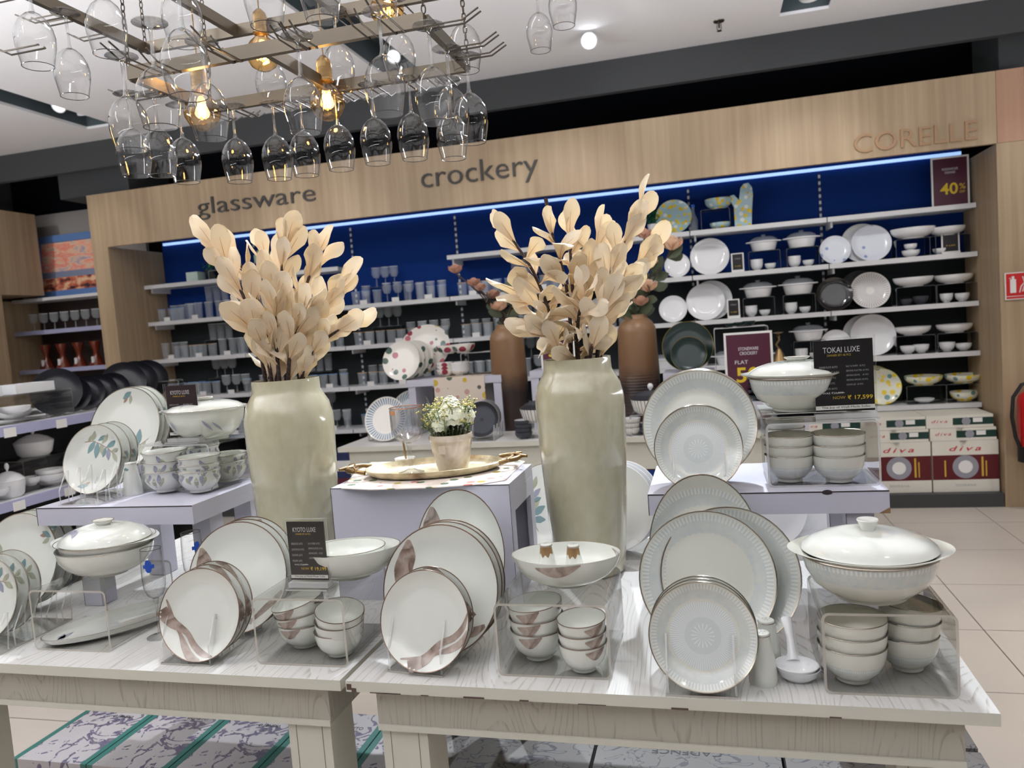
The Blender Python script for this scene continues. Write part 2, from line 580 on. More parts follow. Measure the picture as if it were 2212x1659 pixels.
def thing(name, label, cat, loc=(0, 0, 0), rot=0, group=None):
    o = bpy.data.objects.new(name, None)
    o.empty_display_size = 0.05
    C.objects.link(o)
    o.location = loc
    o.rotation_euler = (0, 0, rot) if isinstance(rot, (int, float)) else rot
    return tag(o, label, cat, group)


def dup(root, loc, rot=None, label=None, group=None, scale=None):
    def cp(o, parent):
        c = o.copy(); C.objects.link(c)
        if parent: c.parent = parent
        for ch in KIDS.get(o.name, []):
            cp(ch, c)
        return c
    r = cp(root, None)
    r.location = loc
    if rot is not None: r.rotation_euler = (0, 0, rot) if isinstance(rot, (int, float)) else rot
    if label: r['label'] = label
    if group: r['group'] = group
    if scale: r.scale = scale if isinstance(scale, (tuple, list)) else (scale,) * 3
    return r


class Proto:
    """first placement uses the built thing itself, later ones are copies"""
    def __init__(s, build): s.build = build; s.root = None
    def __call__(s, loc, rot, label, cat, group=None, scale=None):
        if s.root is None:
            s.root = s.build()
            r = s.root
            tag(r, label, cat, group)
            r.location = loc
            if rot is not None: r.rotation_euler = (0, 0, rot) if isinstance(rot, (int, float)) else rot
            if scale: r.scale = scale if isinstance(scale, (tuple, list)) else (scale,) * 3
            return r
        r = dup(s.root, loc, rot if rot is not None else 0, label, group, scale or 1)
        r['category'] = cat
        if group is None and 'group' in r: del r['group']
        return r


def struct(name, mb, mats, smooth=False):
    o = mb.obj(name, mats, smooth=smooth)
    o['kind'] = 'structure'
    return o


_tc = {}
def text(body, mats, width=None, height=None, parent=None, loc=(0, 0, 0), rot=(PI / 2, 0, 0), align='LEFT', ext=0.0004, name='lettering', shear=0.0, off=0.0, space=1.0, spacing=1.0):
    cu = bpy.data.curves.new(name, 'FONT')
    cu.body = body; cu.size = 1; cu.extrude = 0; cu.align_x = align; cu.shear = shear; cu.offset = off
    cu.space_line = space; cu.space_character = spacing
    cu.resolution_u = 3
    o = bpy.data.objects.new(name, cu)
    me = bpy.data.meshes.new_from_object(o)
    bpy.data.objects.remove(o)
    bpy.data.curves.remove(cu)
    xs = [v.co.x for v in me.vertices]; ys = [v.co.y for v in me.vertices]
    w = max(xs) - min(xs); h = max(ys) - min(ys)
    sx = width / w if width else None
    sy = height / h if height else None
    sx = sx or sy; sy = sy or sx
    x0 = {'LEFT': min(xs), 'CENTER': (min(xs) + max(xs)) / 2, 'RIGHT': max(xs)}[align]
    y0 = min(ys)
    k = len(me.vertices)
    vs = [((v.co.x - x0) * sx, (v.co.y - y0) * sy, ext) for v in me.vertices]
    fs = [tuple(p.vertices) for p in me.polygons]
    # give the letters thickness: back face plus side walls on boundary edges
    cnt = {}
    for f in fs:
        for i in range(len(f)):
            a, b = f[i], f[(i + 1) % len(f)]
            cnt[(a, b)] = cnt.get((a, b), 0) + 1
    side = [(b, a, a + k, b + k) for (a, b) in cnt if (b, a) not in cnt]
    vs += [(x, y, 0) for x, y, z in vs]
    fs2 = fs + [tuple(reversed([i + k for i in f])) for f in fs] + side
    bpy.data.meshes.remove(me)
    mb = M().add(vs, fs2)
    return mb.obj(name, mats, parent, smooth=False, loc=loc, rot=rot)


ORD = ['zeroth', 'first', 'second', 'third', 'fourth', 'fifth', 'sixth', 'seventh', 'eighth', 'ninth', 'tenth', 'eleventh', 'twelfth', 'thirteenth', 'fourteenth', 'fifteenth', 'sixteenth']

# ------------------------------------------------------------------ the room
struct('floor', M().box(-9, 5, -3, 9, -0.05, 0), floor_m)
cl = M()
xs = [-9.0, -4.83, -4.56, -2.16, -1.88, 0.56, 0.86, 5.0]
for i in range(7):
    if i % 2 == 0:
        cl.box(xs[i], xs[i + 1], -3, 5.80, 3.35, 3.37)
    else:
        cl.box(xs[i], xs[i + 1], 5.48, 5.80, 3.35, 3.37)
        cl.box(xs[i], xs[i + 1], -3, 0.8, 3.35, 3.37)
struct('ceiling', cl, ceil_m)
st = M()
for i in (1, 3, 5):
    a, b = xs[i], xs[i + 1]
    st.box(a - .01, a, 0.8, 5.48, 3.37, 3.55).box(b, b + .01, 0.8, 5.48, 3.37, 3.55).box(a, b, 5.48, 5.49, 3.37, 3.55).box(a, b, 0.8, 5.48, 3.55, 3.56)
struct('trim_1', st, slot_paint)                       # recessed lighting slots
struct('trim_2', M().box(-9, 5, 5.80, 5.86, 3.12, 3.37), dark_paint)   # bulkhead above the shelving
struct('wall_back', M().box(-9, 5, 6.62, 6.70, 0, 3.4).box(-9, 5, 5.86, 6.7, 3.37, 3.40), black_paint)
struct('trim_3', M().box(-5.62, -4.88, 5.95, 6.5, 2.93, 3.36).box(1.98, 2.6, 5.98, 6.5, 2.62, 3.36), dark_paint)  # ducts above the unit
struct('wall_left', M().box(-6.95, -6.85, -3, 6.7, 0, 3.4), dark_paint)
struct('wall_right', M().box(3.6, 3.7, -3, 6.7, 0, 3.4), wall_grey)

# the oak-fronted wall unit that runs along the back of the shop
unit = thing('wall_shelving_unit', 'long oak-fronted wall shelving unit with blue back panel along the far wall', 'shelving', (0, 6.2, 0))
def U(name, mb, mats, parent=unit, **k):
    o = mb.xf(Matrix.Translation((0, -6.2, 0))).obj(name, mats, parent, smooth=False, **k)
    return o
U('fascia', M().box(-5.25, 1.915, 5.85, 5.89, 2.445, 2.91), oak)
U('fascia', M().box(1.917, 2.08, 5.848, 5.89, 2.445, 2.91), oak_r)
U('pillar', M().box(-5.25, -5.085, 5.85, 6.56, 0, 2.445), oak)
U('pillar', M().box(1.91, 2.42, 5.85, 6.56, 0, 2.443), oak)
U('top_panel', M().box(-5.25, 2.08, 5.892, 6.56, 2.88, 2.91), black_paint)
U('back_panel', M().box(-5.08, 1.905, 6.56, 6.60, 1.79, 2.875), navy)
U('back_panel', M().box(-5.08, 1.905, 6.56, 6.60, 0.10, 1.785), charcoal)
U('plinth', M().box(-5.08, 1.905, 5.86, 6.56, 0.0, 0.095), charcoal_d)
U('led_strip', M().box(-5.05, 1.90, 6.535, 6.558, 2.505, 2.527), led)
slot_m = mat('slotted_upright_metal', (210, 212, 216), .4)
n = N(slot_m); z_ = n.xyz(n.co())[2]
n.color(n.mix(n.math('GREATER_THAN', n.math('FRACT', n.math('MULTIPLY', z_, 20)), .5), (214, 216, 220), (20, 34, 70)))
SZ = [2.11, 1.765, 1.412, 1.052, 0.675]
BX = [1.905 - k * 0.998 for k in range(8)]
for k in range(7):
    for j, z in enumerate(SZ):
        if j == 0 and k == 4: continue            # the gap left of the sign in the top row
        b = M().box(BX[k + 1] + .004, BX[k] - .004, 6.25, 6.555, z - 0.028, z)
        b.box(BX[k + 1] + .004, BX[k] - .004, 6.243, 6.25, z - 0.032, z + 0.003)
        b.box(BX[k + 1] + .03, BX[k + 1] + .045, 6.3, 6.555, z - 0.07, z - .028)
        U('shelf_board', b, white_metal)
    if k:
        U('slotted_upright', M().box(BX[k] - .008, BX[k] + .008, 6.553, 6.559, 0.2, 2.49), slot_m)

# shop lettering on the fascia
def fascia_word(s, x0, x1, z, h, mt, label, off=0.0, spacing=1.0):
    o = text(s, mt, width=x1 - x0, height=h, loc=(x0, 5.848, z), ext=0.012, name='sign_lettering', off=off, spacing=spacing)
    tag(o, label, 'sign')
    return o
fascia_word('glassware', -4.14, -3.03, 2.575, 0.185, letter_dark, 'dark grey raised word glassware on the oak fascia', -0.006)
fascia_word('crockery', -2.11, -1.17, 2.56, 0.215, letter_dark, 'dark grey raised word crockery on the oak fascia', -0.006)
fascia_word('CORELLE', 1.04, 1.80, 2.485, 0.125, letter_wood, 'faint wood-coloured capital lettering at the right of the oak fascia')
sc.view_layers[0].update()

# left bay beyond the big unit
bay = thing('wall_shelving_bay', 'open shelving bay with a painting on top, left of the oak unit', 'shelving', (-6.0, 6.2, 0))
def B2(name, mb, mats): return mb.xf(Matrix.Translation((6.0, -6.2, 0))).obj(name, mats, bay, smooth=False)
B2('back_panel', M().box(-6.80, -5.26, 6.56, 6.60, 2.1, 2.95), wall_grey)
B2('back_panel', M().box(-6.80, -5.26, 6.56, 6.60, 0.1, 2.09), mat('brown_back_panel', (58, 46, 42), 0.6))
B2('plinth', M().box(-6.62, -5.26, 5.9, 6.56, 0, 0.1), charcoal_d)
for z in (2.097, 1.78, 1.40, 1.02, 0.66):
    b = M().box(-6.62, -5.26, 6.25, 6.555, z - .028, z)
    B2('shelf_board', b, white_metal)
    if z < 2:
        r = M().box(-6.62, -5.26, 6.235, 6.249, z - .036, z + .004)
        B2('price_rail', r, mat('lilac_price_rail', (170, 172, 205), 0.4))
B2('side_panel', M().box(-6.66, -6.625, 5.9, 6.56, 0, 2.09), oak)
lu = thing('oak_wall_fascia', 'brown oak fascia and post on the left wall at the photo edge', 'shelving', (-6.4, 5.6, 0))
def L2(name, mb, mats): return mb.xf(Matrix.Translation((6.4, -5.6, 0))).obj(name, mats, lu, smooth=False)
L2('fascia', M().box(-6.82, -6.25, 3.2, 6.28, 2.12, 2.9), oak)
L2('post', M().box(-6.6, -6.25, 5.45, 5.80, 0, 2.118), oak)

# painting
pt = thing('framed_painting', 'blue-framed beach sunset painting standing on the shelf left of the oak unit', 'painting', (-6.05, 6.42, 2.098), (math.radians(-4), 0, 0))
fw, fh = 0.86, 0.62
M().box(-fw/2, fw/2, 0, .03, 0, .07).box(-fw/2, fw/2, 0, .03, fh - .07, fh).box(-fw/2, -fw/2 + .07, 0, .03, .07, fh - .07).box(fw/2 - .07, fw/2, 0, .03, .07, fh - .07).obj('frame', mat('frame_blue', (88, 122, 176), 0.5), pt, smooth=False)
pm = mat('beach_painting', (200, 170, 150), 0.6)
n = N(pm); co = n.co(); x, y, z = n.xyz(co)
nz = n.noise(n.mapping(co, (5, 1, 14)), 1, 4, 0.6, 0.8)
sky = n.ramp(nz, [(0.3, (150, 140, 175)), (0.45, (226, 190, 160)), (0.55, (232, 130, 110)), (0.7, (205, 205, 200))])
sand = n.ramp(n.noise(n.mapping(co, (9, 1, 16)), 1, 4), [(0.38, (40, 34, 40)), (0.48, (190, 92, 66)), (0.6, (226, 190, 150))])
h = n.math('GREATER_THAN', n.math('ADD', z, n.math('MULTIPLY', x, -0.1)), 0.22)
sea = n.math('MULTIPLY', n.math('GREATER_THAN', z, 0.20), n.math('LESS_THAN', z, 0.26))
n.color(n.mix(sea, n.mix(h, sand, sky), (120, 130, 156)))
M().box(-fw/2 + .07, fw/2 - .07, .012, .02, .07, fh - .07).obj('canvas', pm, pt, smooth=False)
tag(M().box(-.04, .04, 0, .006, 0, .30).obj('white_card', white_card, None, smooth=False, loc=(-5.55, 6.33, 2.098)), 'tall white card leaning beside the painting, half hidden by the oak pillar', 'card')

# ceiling fittings
def can(loc, label, name='downlight', r=.055, aim=None, mt=lamp_soft):
    t = thing(name, label, 'ceiling light', loc, 0)
    q = M().lathe([(r * .5, .10), (r * .95, .09), (r, 0.0), (r * .86, 0.0), (r * .8, .02)], 24)
    qq = M().lathe([(r * .8, .018), (.0001, .018)], 24)
    q.tube([(0, 0, .09), (0, 0, .15)], .008, 8)
    a = q.obj('housing', white_metal, t); b = qq.obj('lens', mt, t)
    if aim is not None:
        d = (Vector(aim) - Vector(loc)).to_track_quat('-Z', 'Y').to_euler()
        t.rotation_euler = d
    return t
can((-4.66, 5.02, 3.40), 'bright downlight in the left ceiling slot, nearer of two', aim=(-4.2, 3.0, 2.2))
can((-4.66, 5.27, 3.40), 'dimmer downlight at the end of the left ceiling slot', r=.05, aim=(-4.9, 6, 2.2))
can((-2.02, 5.24, 3.42), 'downlight at the far end of the dark slot behind the hanging glasses', r=.05, aim=(-1.6, 3.5, 2.2))
sp = can((0.73, 5.30, 3.38), 'white adjustable spotlight in the short ceiling slot at top right', 'slot_spotlight', r=.07, aim=(0.9, 6.2, 2.6))
sl = can((-0.642, 5.18, 3.29), 'glaring spotlight hanging from the ceiling right of the wine glasses', 'ceiling_spotlight', r=.055, aim=(0, 0.4, 1.4), mt=lamp_glow)
tag(M().tube([(-0.642, 5.18, 3.349), (-0.642, 5.19, 3.36)], .03, 10).tube([(-0.642, 5.21, 3.35), (-0.642, 5.20, 3.36)], .02).obj('mounting_plate', white_metal), 'small round ceiling plate above the glaring spotlight', 'ceiling plate')
lamp('glaring_spot_beam', 'SPOT', (-0.60, 4.98, 3.24), (-0.2, 1.7, 0.9), 200, COOL, 0.04, 56, 0.6)
t = thing('fire_sprinkler', 'small chrome fire sprinkler on the ceiling right of the glaring spotlight', 'sprinkler', (0.18, 5.38, 3.35))
M().lathe([(.036, 0), (.034, -.006), (.0001, -.007)], 20).obj('ceiling_rose', steel, t)
M().tube([(0, 0, 0), (0, 0, -.045)], .007).tube([(-.012, 0, -.02), (-.014, 0, -.05), (0, 0, -.062), (.014, 0, -.05), (.012, 0, -.02)], .003).lathe([(.0001, -.062), (.016, -.062), (.016, -.065), (.0001, -.065)], 12).obj('sprinkler_head', dark_metal, t)

# fire extinguisher and its sign on the right pillar
t = thing('fire_extinguisher', 'red fire extinguisher hanging on the oak pillar at the right edge', 'fire extinguisher', (2.045, 5.75, 0.34))
M().lathe([(.0001, 0), (.075, 0), (.085, .02), (.085, .40), (.075, .44), (.03, .475), (.02, .49), (.0001, .49)], 28).obj('cylinder', red_paint, t)
M().lathe([(.0001, -.005), (.0865, -.005), (.0865, .10), (.086, .10)], 28).obj('base_boot', black, t)
M().box(-.02, .02, -.02, .02, .49, .54).obox((.02, -.01, .565), (.05, 0, .012), (0, .008, 0), (0, 0, .005)).obj('valve', steel, t, smooth=False)
M().obox((.05, -.02, .53), (.06, 0, -.01), (0, .01, 0), (0, 0, .012)).obj('red_handle', red_paint, t, smooth=False)
M().tube([(-.01, 0, .52), (-.06, -.01, .51), (-.115, -.02, .43), (-.125, -.02, .30), (-.11, -.03, .17), (-.088, -.03, .10)], .012, 8).obj('hose', black, t)
M().lathe([(.0001, .5), (.006, .5), (.006, .60), (.012, .60), (.012, .64), (.0001, .64)], 10).obj('gauge_pin', mat('maroon_tag', (90, 40, 60), 0.5), t)
text('POWDER', txt_white, width=.09, height=.025, parent=t, loc=(-.05, -.0862, .31))
text('o i i A s\nA o ( A i\n@  C E', txt_white, width=.09, height=.10, parent=t, loc=(-.05, -.0862, .17))
t = thing('fire_safety_sign', 'red and white fire extinguisher pictogram sign on the right oak pillar', 'sign', (2.02, 5.838, 1.50))
M().box(-.085, .085, 0, .008, -.09, .09).obj('plate', white_card, t, smooth=False)
M().box(-.078, .078, -.002, 0, -.065, .083).box(-.078, .078, -.002, 0, -.083, -.07).obj('red_field', mat('sign_red', (205, 40, 40), 0.4), t, smooth=False)
g = M().box(-.055, -.02, -.004, -.002, -.045, .045).box(-.045, -.03, -.004, -.002, .045, .065).box(-.05, -.06, -.004, -.002, .05, .055)
for k in range(3):
    g.tube([(.0 + k * .018, -.003, -.045 + k * .005), (.01 + k * .018, -.003, -.005), (.03 + k * .012, -.003, .02), (.02 + k * .02, -.003, .06)], .004, 4)
g.obj('pictogram', white_card, t, smooth=False)

# ------------------------------------------------------------------ the two front tables
ZT = 0.82
def table(name, label, w, d, loc, rot, splits):
    t = thing(name, label, 'table', loc, rot)
    # local: front left corner at 0,0
    b = M().box(0, w, 0, d, ZT - .022, ZT, sides=[1, 0, 1, 1, 1, 1])
    b.obj('table_top', [ash_top, ash_pale], t, smooth=False)
    M().box(.05, w - .045, .028, .048, ZT - .108, ZT - .0225, 0).box(.05, w - .045, .024, .028, ZT - .112, ZT - .10, 1).obj('apron', [ash_front, ash_pale], t, smooth=False)
    M().box(.05, .07, .0485, d - .05, ZT - .108, ZT - .0225).box(w - .065, w - .045, .0485, d - .05, ZT - .108, ZT - .0225).box(.07, w - .065, d - .05, d - .03, ZT - .108, ZT - .0225).obj('side_rail', [ash_front], t, smooth=False)
    for x in (.052, w - .15):
        for y in (.036, d - .15):
            M().box(x, x + .098, y, y + .098, 0, ZT - .1085).box(x + .018, x + .019, y - .0006, y, 0, ZT - .11, 1).box(x + .078, x + .079, y - .0006, y, 0, ZT - .11, 1).obj('leg', [ash_pale, mat('leg_joint_line', (110, 104, 94), 0.7)], t, smooth=False)
    return t
table('display_table', 'white ash-grained display table at the right front holding the silver-rimmed service', 1.155, 1.10, (-.733, 1.349, 0), -.0097, 0)
table('display_table', 'white ash-grained display table at the left front, beside the right-hand one', 1.155, 1.10, (-1.900, 1.3605, 0), -.0097, 0)
chips = M()
for k in range(10):
    q = random.uniform(0, 1.1)
    chips.box(q, q + random.uniform(.01, .06), -.0008, .0, ZT - .0222, ZT - .0222 + random.uniform(.001, .0035))
chips.box(.002, .012, -.0008, 0, ZT - .018, ZT - .006).box(.012, .022, -.0008, 0, ZT - .0218, ZT - .014)
o = [q for q in C.objects if q.get('category') == 'table'][0]
for _p in (0,): chips.obj('chipped_edge', mat('chipped_edge_wood', (84, 66, 60), 0.8), o, smooth=False)

# small two-legged lilac display benches that stand on the tables
def bench(label, x0, x1, y0, y1, ztop, legs, chip):
    t = thing('display_bench', label, 'riser', ((x0 + x1) / 2, (y0 + y1) / 2, ZT + .0005))
    cx, cy = (x0 + x1) / 2, (y0 + y1) / 2
    h = ztop - ZT
    M().box(x0 - cx, x1 - cx, y0 - cy, y1 - cy, h - .05, h - .0005).obj('bench_top', lilac, t, smooth=False)
    M().box(x0 - cx, x1 - cx, y0 - cy - .0006, y0 - cy, h - .0035, h - .001).box(x0 - cx, x0 - cx + .0015, y0 - cy - .0006, y0 - cy, h - .05, h - .003).obj('edge_line', lilac_edge, t, smooth=False)
    if chip:
        M().prism([(x1 - cx - .022, 0), (x1 - cx + .0008, 0), (x1 - cx + .0008, .013), (x1 - cx - .008, .008)], 0, .0009).xf(Matrix.Translation((0, y0 - cy, h - .0505)) @ Matrix.Rotation(PI / 2, 4, 'X')).obj('chipped_corner', ply, t, smooth=False)
        M().lathe([(.011, 0), (.0001, 0)], 16).xf(Matrix.Translation((.13, y0 - cy - .0008, h - .003)) @ Matrix.Rotation(PI / 2, 4, 'X') @ Matrix.Scale(.5, 4, (0, 1, 0))).obj('dent', lilac_edge, t, smooth=False)
    for (lx, ly) in legs:
        M().box(lx - cx - .028, lx - cx + .028, ly - cy - .028, ly - cy + .028, .001, h - .0505).box(lx - cx - .0285, lx - cx - .0275, ly - cy - .0285, ly - cy - .0275, .001, h - .051, 1).obj('leg', [lilac, lilac_edge], t, smooth=False)
    return t
RMZ, LMZ, BKZ = 1.09, 1.10, 1.115
bench('worn lilac-white display bench on the right table, chipped at its right corner', -.152, .355, 1.757, 2.09, RMZ, [(.298, 1.80), (-.09, 1.86), (.298, 2.05), (-.09, 2.05)], True)
bench('lilac-white display bench on the left table carrying the leaf-print service', -1.79, -1.30, 1.685, 2.03, LMZ, [(-1.66, 1.735), (-1.345, 1.80), (-1.66, 1.99), (-1.345, 1.99)], False)
t = thing('display_block', 'tall lilac-white open-sided block in the middle, under the tray', 'riser', (-.7225, 1.913, ZT + .0005))
h = BKZ - ZT - .001
M().box(-.237, .237, -.128, -.116, 0, h).box(-.237, .237, .116, .128, 0, h).box(-.237, .237, -.116, .116, h - .03, h).box(-.237, .237, -.116, .116, 0, .012).box(-.237, -.225, -.116, .116, .012, h - .03).obj('block_body', lilac, t, smooth=False)
M().box(.225, .2375, -.116, .116, .012, .05).box(.225, .2375, -.116, -.085, .05, h - .03).box(.225, .2375, .085, .116, .05, h - .03).box(.225, .2375, -.085, .085, h - .075, h - .03).obj('side_frame', lilac, t, smooth=False)
M().box(-.238, .238, -.1288, -.128, h - .002, h).box(.2372, .238, -.129, -.128, 0, h).box(-.2385, -.2375, -.129, -.128, 0, h).obj('edge_line', lilac_edge, t, smooth=False)

# ------------------------------------------------------------------ acrylic risers and plate stands
def rrect(w, h, r, n=4):
    p = []
    for cx, cz, a0 in ((w / 2 - r, h - r, 0), (-w / 2 + r, h - r, 90), (-w / 2 + r, r, 180), (w / 2 - r, r, 270)):
        for i in range(n + 1):
            a = math.radians(a0 + 90 * i / n)
            p.append((cx + r * math.cos(a), cz + r * math.sin(a)))
    return p

def riser(label, c, w, d, h, yaw=0, e=acry_e, group=None, name='acrylic_riser'):
    mb = M(); T = .0045
    a = rrect(w, h, .012); b = rrect(w - 2 * T, h - 2 * T, .009); b = [(x, z + T) for x, z in b]
    n_ = len(a)
    vs = [(x, -d / 2, z) for x, z in a] + [(x, d / 2, z) for x, z in a] + [(x, -d / 2, z) for x, z in b] + [(x, d / 2, z) for x, z in b]
    for i in range(n_):
        j = (i + 1) % n_
        mb.add([], [])
    k = 0
    mb.v = vs
    for i in range(n_):
        j = (i + 1) % n_
        mb.f.append((i, j, n_ + j, n_ + i)); mb.mi.append(0)
        mb.f.append((2 * n_ + i, 3 * n_ + i, 3 * n_ + j, 2 * n_ + j)); mb.mi.append(0)
        mb.f.append((i, 2 * n_ + i, 2 * n_ + j, j)); mb.mi.append(1)
        mb.f.append((n_ + i, n_ + j, 3 * n_ + j, 3 * n_ + i)); mb.mi.append(1)
    o = mb.obj(name, [acry, e], None, ang=30, loc=c, rot=(0, 0, yaw))
    return tag(o, label, 'acrylic riser', group)

def stand(label, c, w, d, yaw=0, nf=4, fin=.085, e=acry_e):
    t = thing('plate_stand', label, 'plate stand', c, yaw)
    T = .004
    M().box(-w / 2, w / 2, -d / 2, d / 2, .0005, T, sides=[0, 0, 1, 1, 1, 1]).obj('base', [acry, e], t, smooth=False)
    for s_ in (-1, 1):
        mb = M()
        for k in range(nf):
            y = -d / 2 + .012 + k * (d - .03) / max(1, nf - 1)
            x0 = s_ * (w / 2 - .002)
            x = [x0, x0 - s_ * .004]
            x.sort()
            poly = [(y - .008, T), (y + .02, T), (y + .03, fin), (y + .022, fin * 1.02), (y - .008, fin * .45)]
            q = len(poly)
            vs = [(x[0], a, b) for a, b in poly] + [(x[1], a, b) for a, b in poly]
            mb.add(vs, [tuple(reversed(range(q)))], 0).add(vs, [tuple(range(q, 2 * q))], 0)
            mb.add(vs, [(i, (i + 1) % q, q + (i + 1) % q, q + i) for i in range(q)], 1)
        mb.obj('prong_row', [acry, acry_b], t, smooth=False)
    return t

# ------------------------------------------------------------------ crockery builders
def prof_z(r, R, deep=.017):
    q = r / R
    return .004 if q < .62 else .004 + deep * ((q - .62) / .38) ** 1.7

def plate_mesh(kind, R, sx=1.0):
    mb = M(); ns = 56
    deep = .017 if kind[0] != 'd' else .019
    rs = [.0001, .3, .55, .62, .7, .78, .86, .93, .9845, 1.0]
    top = [(max(q, .0001) * R, prof_z(q * R, R, deep)) for q in rs]
    rim = [(1.006 * R, prof_z(R, R, deep) - .001)]
    bot = [(q * R, max(0.0, prof_z(q * R, R, deep) - .005)) for q in (.99, .93, .86, .78, .68, .60)]
    bot += [(.58 * R, 0.0), (.56 * R, .0), (.55 * R, .001), (.0001, .001)]
    prof = [(a, b) for a, b in top] + rim + bot
    pr_ = list(reversed(prof))
    ni = len(pr_) - 1
    mis = [0] * ni
    base, rimm = {'swirl': (china, bronze_rim), 'swirld': (china, bronze_rim), 'leaf': (china, platinum), 'damq': (M_DAMQ, platinum), 'damd': (M_DAMD, platinum), 'plain': (china_w, china_w)}.get(kind, (PLM.get(kind, china_w), PLR.get(kind, china_w)))
    # rim faces: the outermost ones
    for i in range(ni):
        if pr_[i][0] >= .984 * R and pr_[i + 1][0] >= .984 * R and pr_[i][1] > .008 and pr_[i+1][1] > .014:
            mis[i] = 1
    mb.lathe(pr_, ns, mis=mis, sx=sx)
    zf = lambda x, y: prof_z(min(math.hypot(x / sx, y), R * .995), R, deep) + .0006
    mats = [base, rimm]
    if kind in ('swirl', 'swirld'):
        mats.append(brown_swirl)
        def spl(P, ws, n=26):
            pts = []; w = []
            for i in range(n + 1):
                u = i / n * (len(P) - 1); k = min(int(u), len(P) - 2); f_ = u - k
                p0 = P[max(k - 1, 0)]; p1 = P[k]; p2 = P[k + 1]; p3 = P[min(k + 2, len(P) - 1)]
                c_ = lambda a, b, c, d: .5 * (2 * b + (c - a) * f_ + (2 * a - 5 * b + 4 * c - d) * f_ * f_ + (3 * b - a - 3 * c + d) * f_ ** 3)
                pts.append((c_(p0[0], p1[0], p2[0], p3[0]) * R * sx, c_(p0[1], p1[1], p2[1], p3[1]) * R))
                w.append((ws[k] * (1 - f_) + ws[k + 1] * f_) * R)
            mb.ribbon(pts, w, zf, 2, 4)
        if kind == 'swirl':
            spl([(.97, .22), (.84, -.08), (.62, -.30), (.36, -.42), (.20, -.56), (.02, -.76), (-.30, -.93)], [.02, .13, .14, .13, .15, .22, .26])
            spl([(.96, -.12), (.84, -.36), (.58, -.52), (.28, -.62), (-.04, -.74), (-.50, -.78)], [.02, .16, .14, .07, .10, .02])
        else:
            spl([(-.60, .74), (-.63, .5), (-.70, .25), (-.68, -.02), (-.78, -.25), (-.90, -.36)], [.04, .26, .30, .28, .24, .05])
            spl([(.80, -.50), (.62, -.60), (.35, -.70), (.0, -.86)], [.05, .14, .12, .05])
    if kind == 'leaf':
        mats += [leaf_teal, leaf_sage, leaf_grey, twig_print]
        def lf(x, y, a, L, mi):
            pts = [(x * R * sx + math.cos(a) * L * R * q, y * R + math.sin(a) * L * R * q) for q in (0, .15, .35, .6, .85, 1)]
            mb.ribbon(pts, [.01 * R, L * R * .22, L * R * .40, L * R * .42, L * R * .22, .003], zf, mi, 4)
        tw = [(-.45, .52), (-.2, .55), (.1, .45), (.4, .30), (.62, .12)]
        mb.ribbon([(x * R * sx, y * R) for x, y in tw], [.018 * R] * 5, zf, 5, 1)
        for (x, y, a, L, mi) in ((-.2, .55, 1.2, .3, 3), (-.1, .55, -2.1, .42, 2), (.0, .50, -1.6, .46, 2), (.12, .46, -1.3, .36, 3), (.15, .46, .9, .34, 3), (.32, .35, .45, .38, 2), (.38, .32, -1.4, .36, 4), (.5, .22, .2, .3, 3), (.55, .18, -.9, .34, 3), (.0, .55, .5, .3, 2), (-.35, .54, .8, .26, 3), (.3, .35, -1.8, .3, 2)):
            lf(x, y, a, L, mi)
        for (x, y, a, L, mi) in ((-.45, -.78, .1, .3, 2), (-.4, -.72, .9, .22, 3), (-.30, -.75, .5, .2, 5)):
            lf(x, y, a, L, mi)
    return mb.mesh(kind + '_plate', mats, ang=35)

M_DAMQ = damask('lace_quarter_plate', .0965, 'quarter')
M_DAMD = damask('lace_dinner_plate', .137, 'dinner')
PLM = {}; PLR = {}
_pc = {}
def pmesh(kind, R, sx=1.0):
    k = (kind, round(R, 4), sx)
    if k not in _pc: _pc[k] = plate_mesh(kind, R, sx)
    return _pc[k]

def sit(px, py, size, z0, lean):
    d = ray(px, py)
    t = (z0 + .007 - EYE.z) / (d.z - size / FPX / 2 * math.cos(lean))
    return EYE + d * t, size * t / FPX / 2

def place_plate(kind, c, R, lean, yaw, label, spin=0, sx=1.0, group=None, name='plate', Rmesh=None):
    Rm = Rmesh or R
    mt = Matrix.Rotation(yaw, 4, 'Z') @ Matrix.Rotation(PI / 2 - lean, 4, 'X') @ Matrix.Rotation(spin, 4, 'Z')
    o = bpy.data.objects.new(name, pmesh(kind, Rm, sx))
    C.objects.link(o)
    nrm = (mt @ Vector((0, 0, 1)))
    o.location = Vector(c) - nrm * .012
    o.rotation_euler = mt.to_euler()
    s_ = R / Rm
    o.scale = (s_, s_, s_)
    tag(o, label, 'plate', group)
    return o

LOG = []
def plate_group(z0, yaw, lean, items):
    """items: (kind, px, py, size_px, label, spin, sx) or ('+', kind, dist_back, label, spin) repeats the last size behind it"""
    last = None
    for it in items:
        if it[0] == '+':
            _, kind, dist, label, spin = it
            c, R, sx, Rm = last
            c2 = c + Vector((-math.sin(yaw), math.cos(yaw), 0)) * dist
            place_plate(kind, c2, R, lean, yaw, label, spin, sx, Rmesh=Rm)
        else:
            kind, px, py, size, label, spin, sx = it
            c, R = sit(px, py, size, z0, lean)
            Rm = {'damq': .0965, 'damd': .137}.get(kind)
            if kind == 'damd' and sx != 1: Rm = .16
            if Rm is None: Rm = round(R, 3)
            LOG.append((kind, round(R, 3), tuple(round(v, 3) for v in c)))
            place_plate(kind, c, R, lean, yaw, label, spin, sx, Rmesh=Rm, name='platter' if sx != 1 else 'plate')
            last = (c, R, sx, Rm)

L18 = math.radians(18)
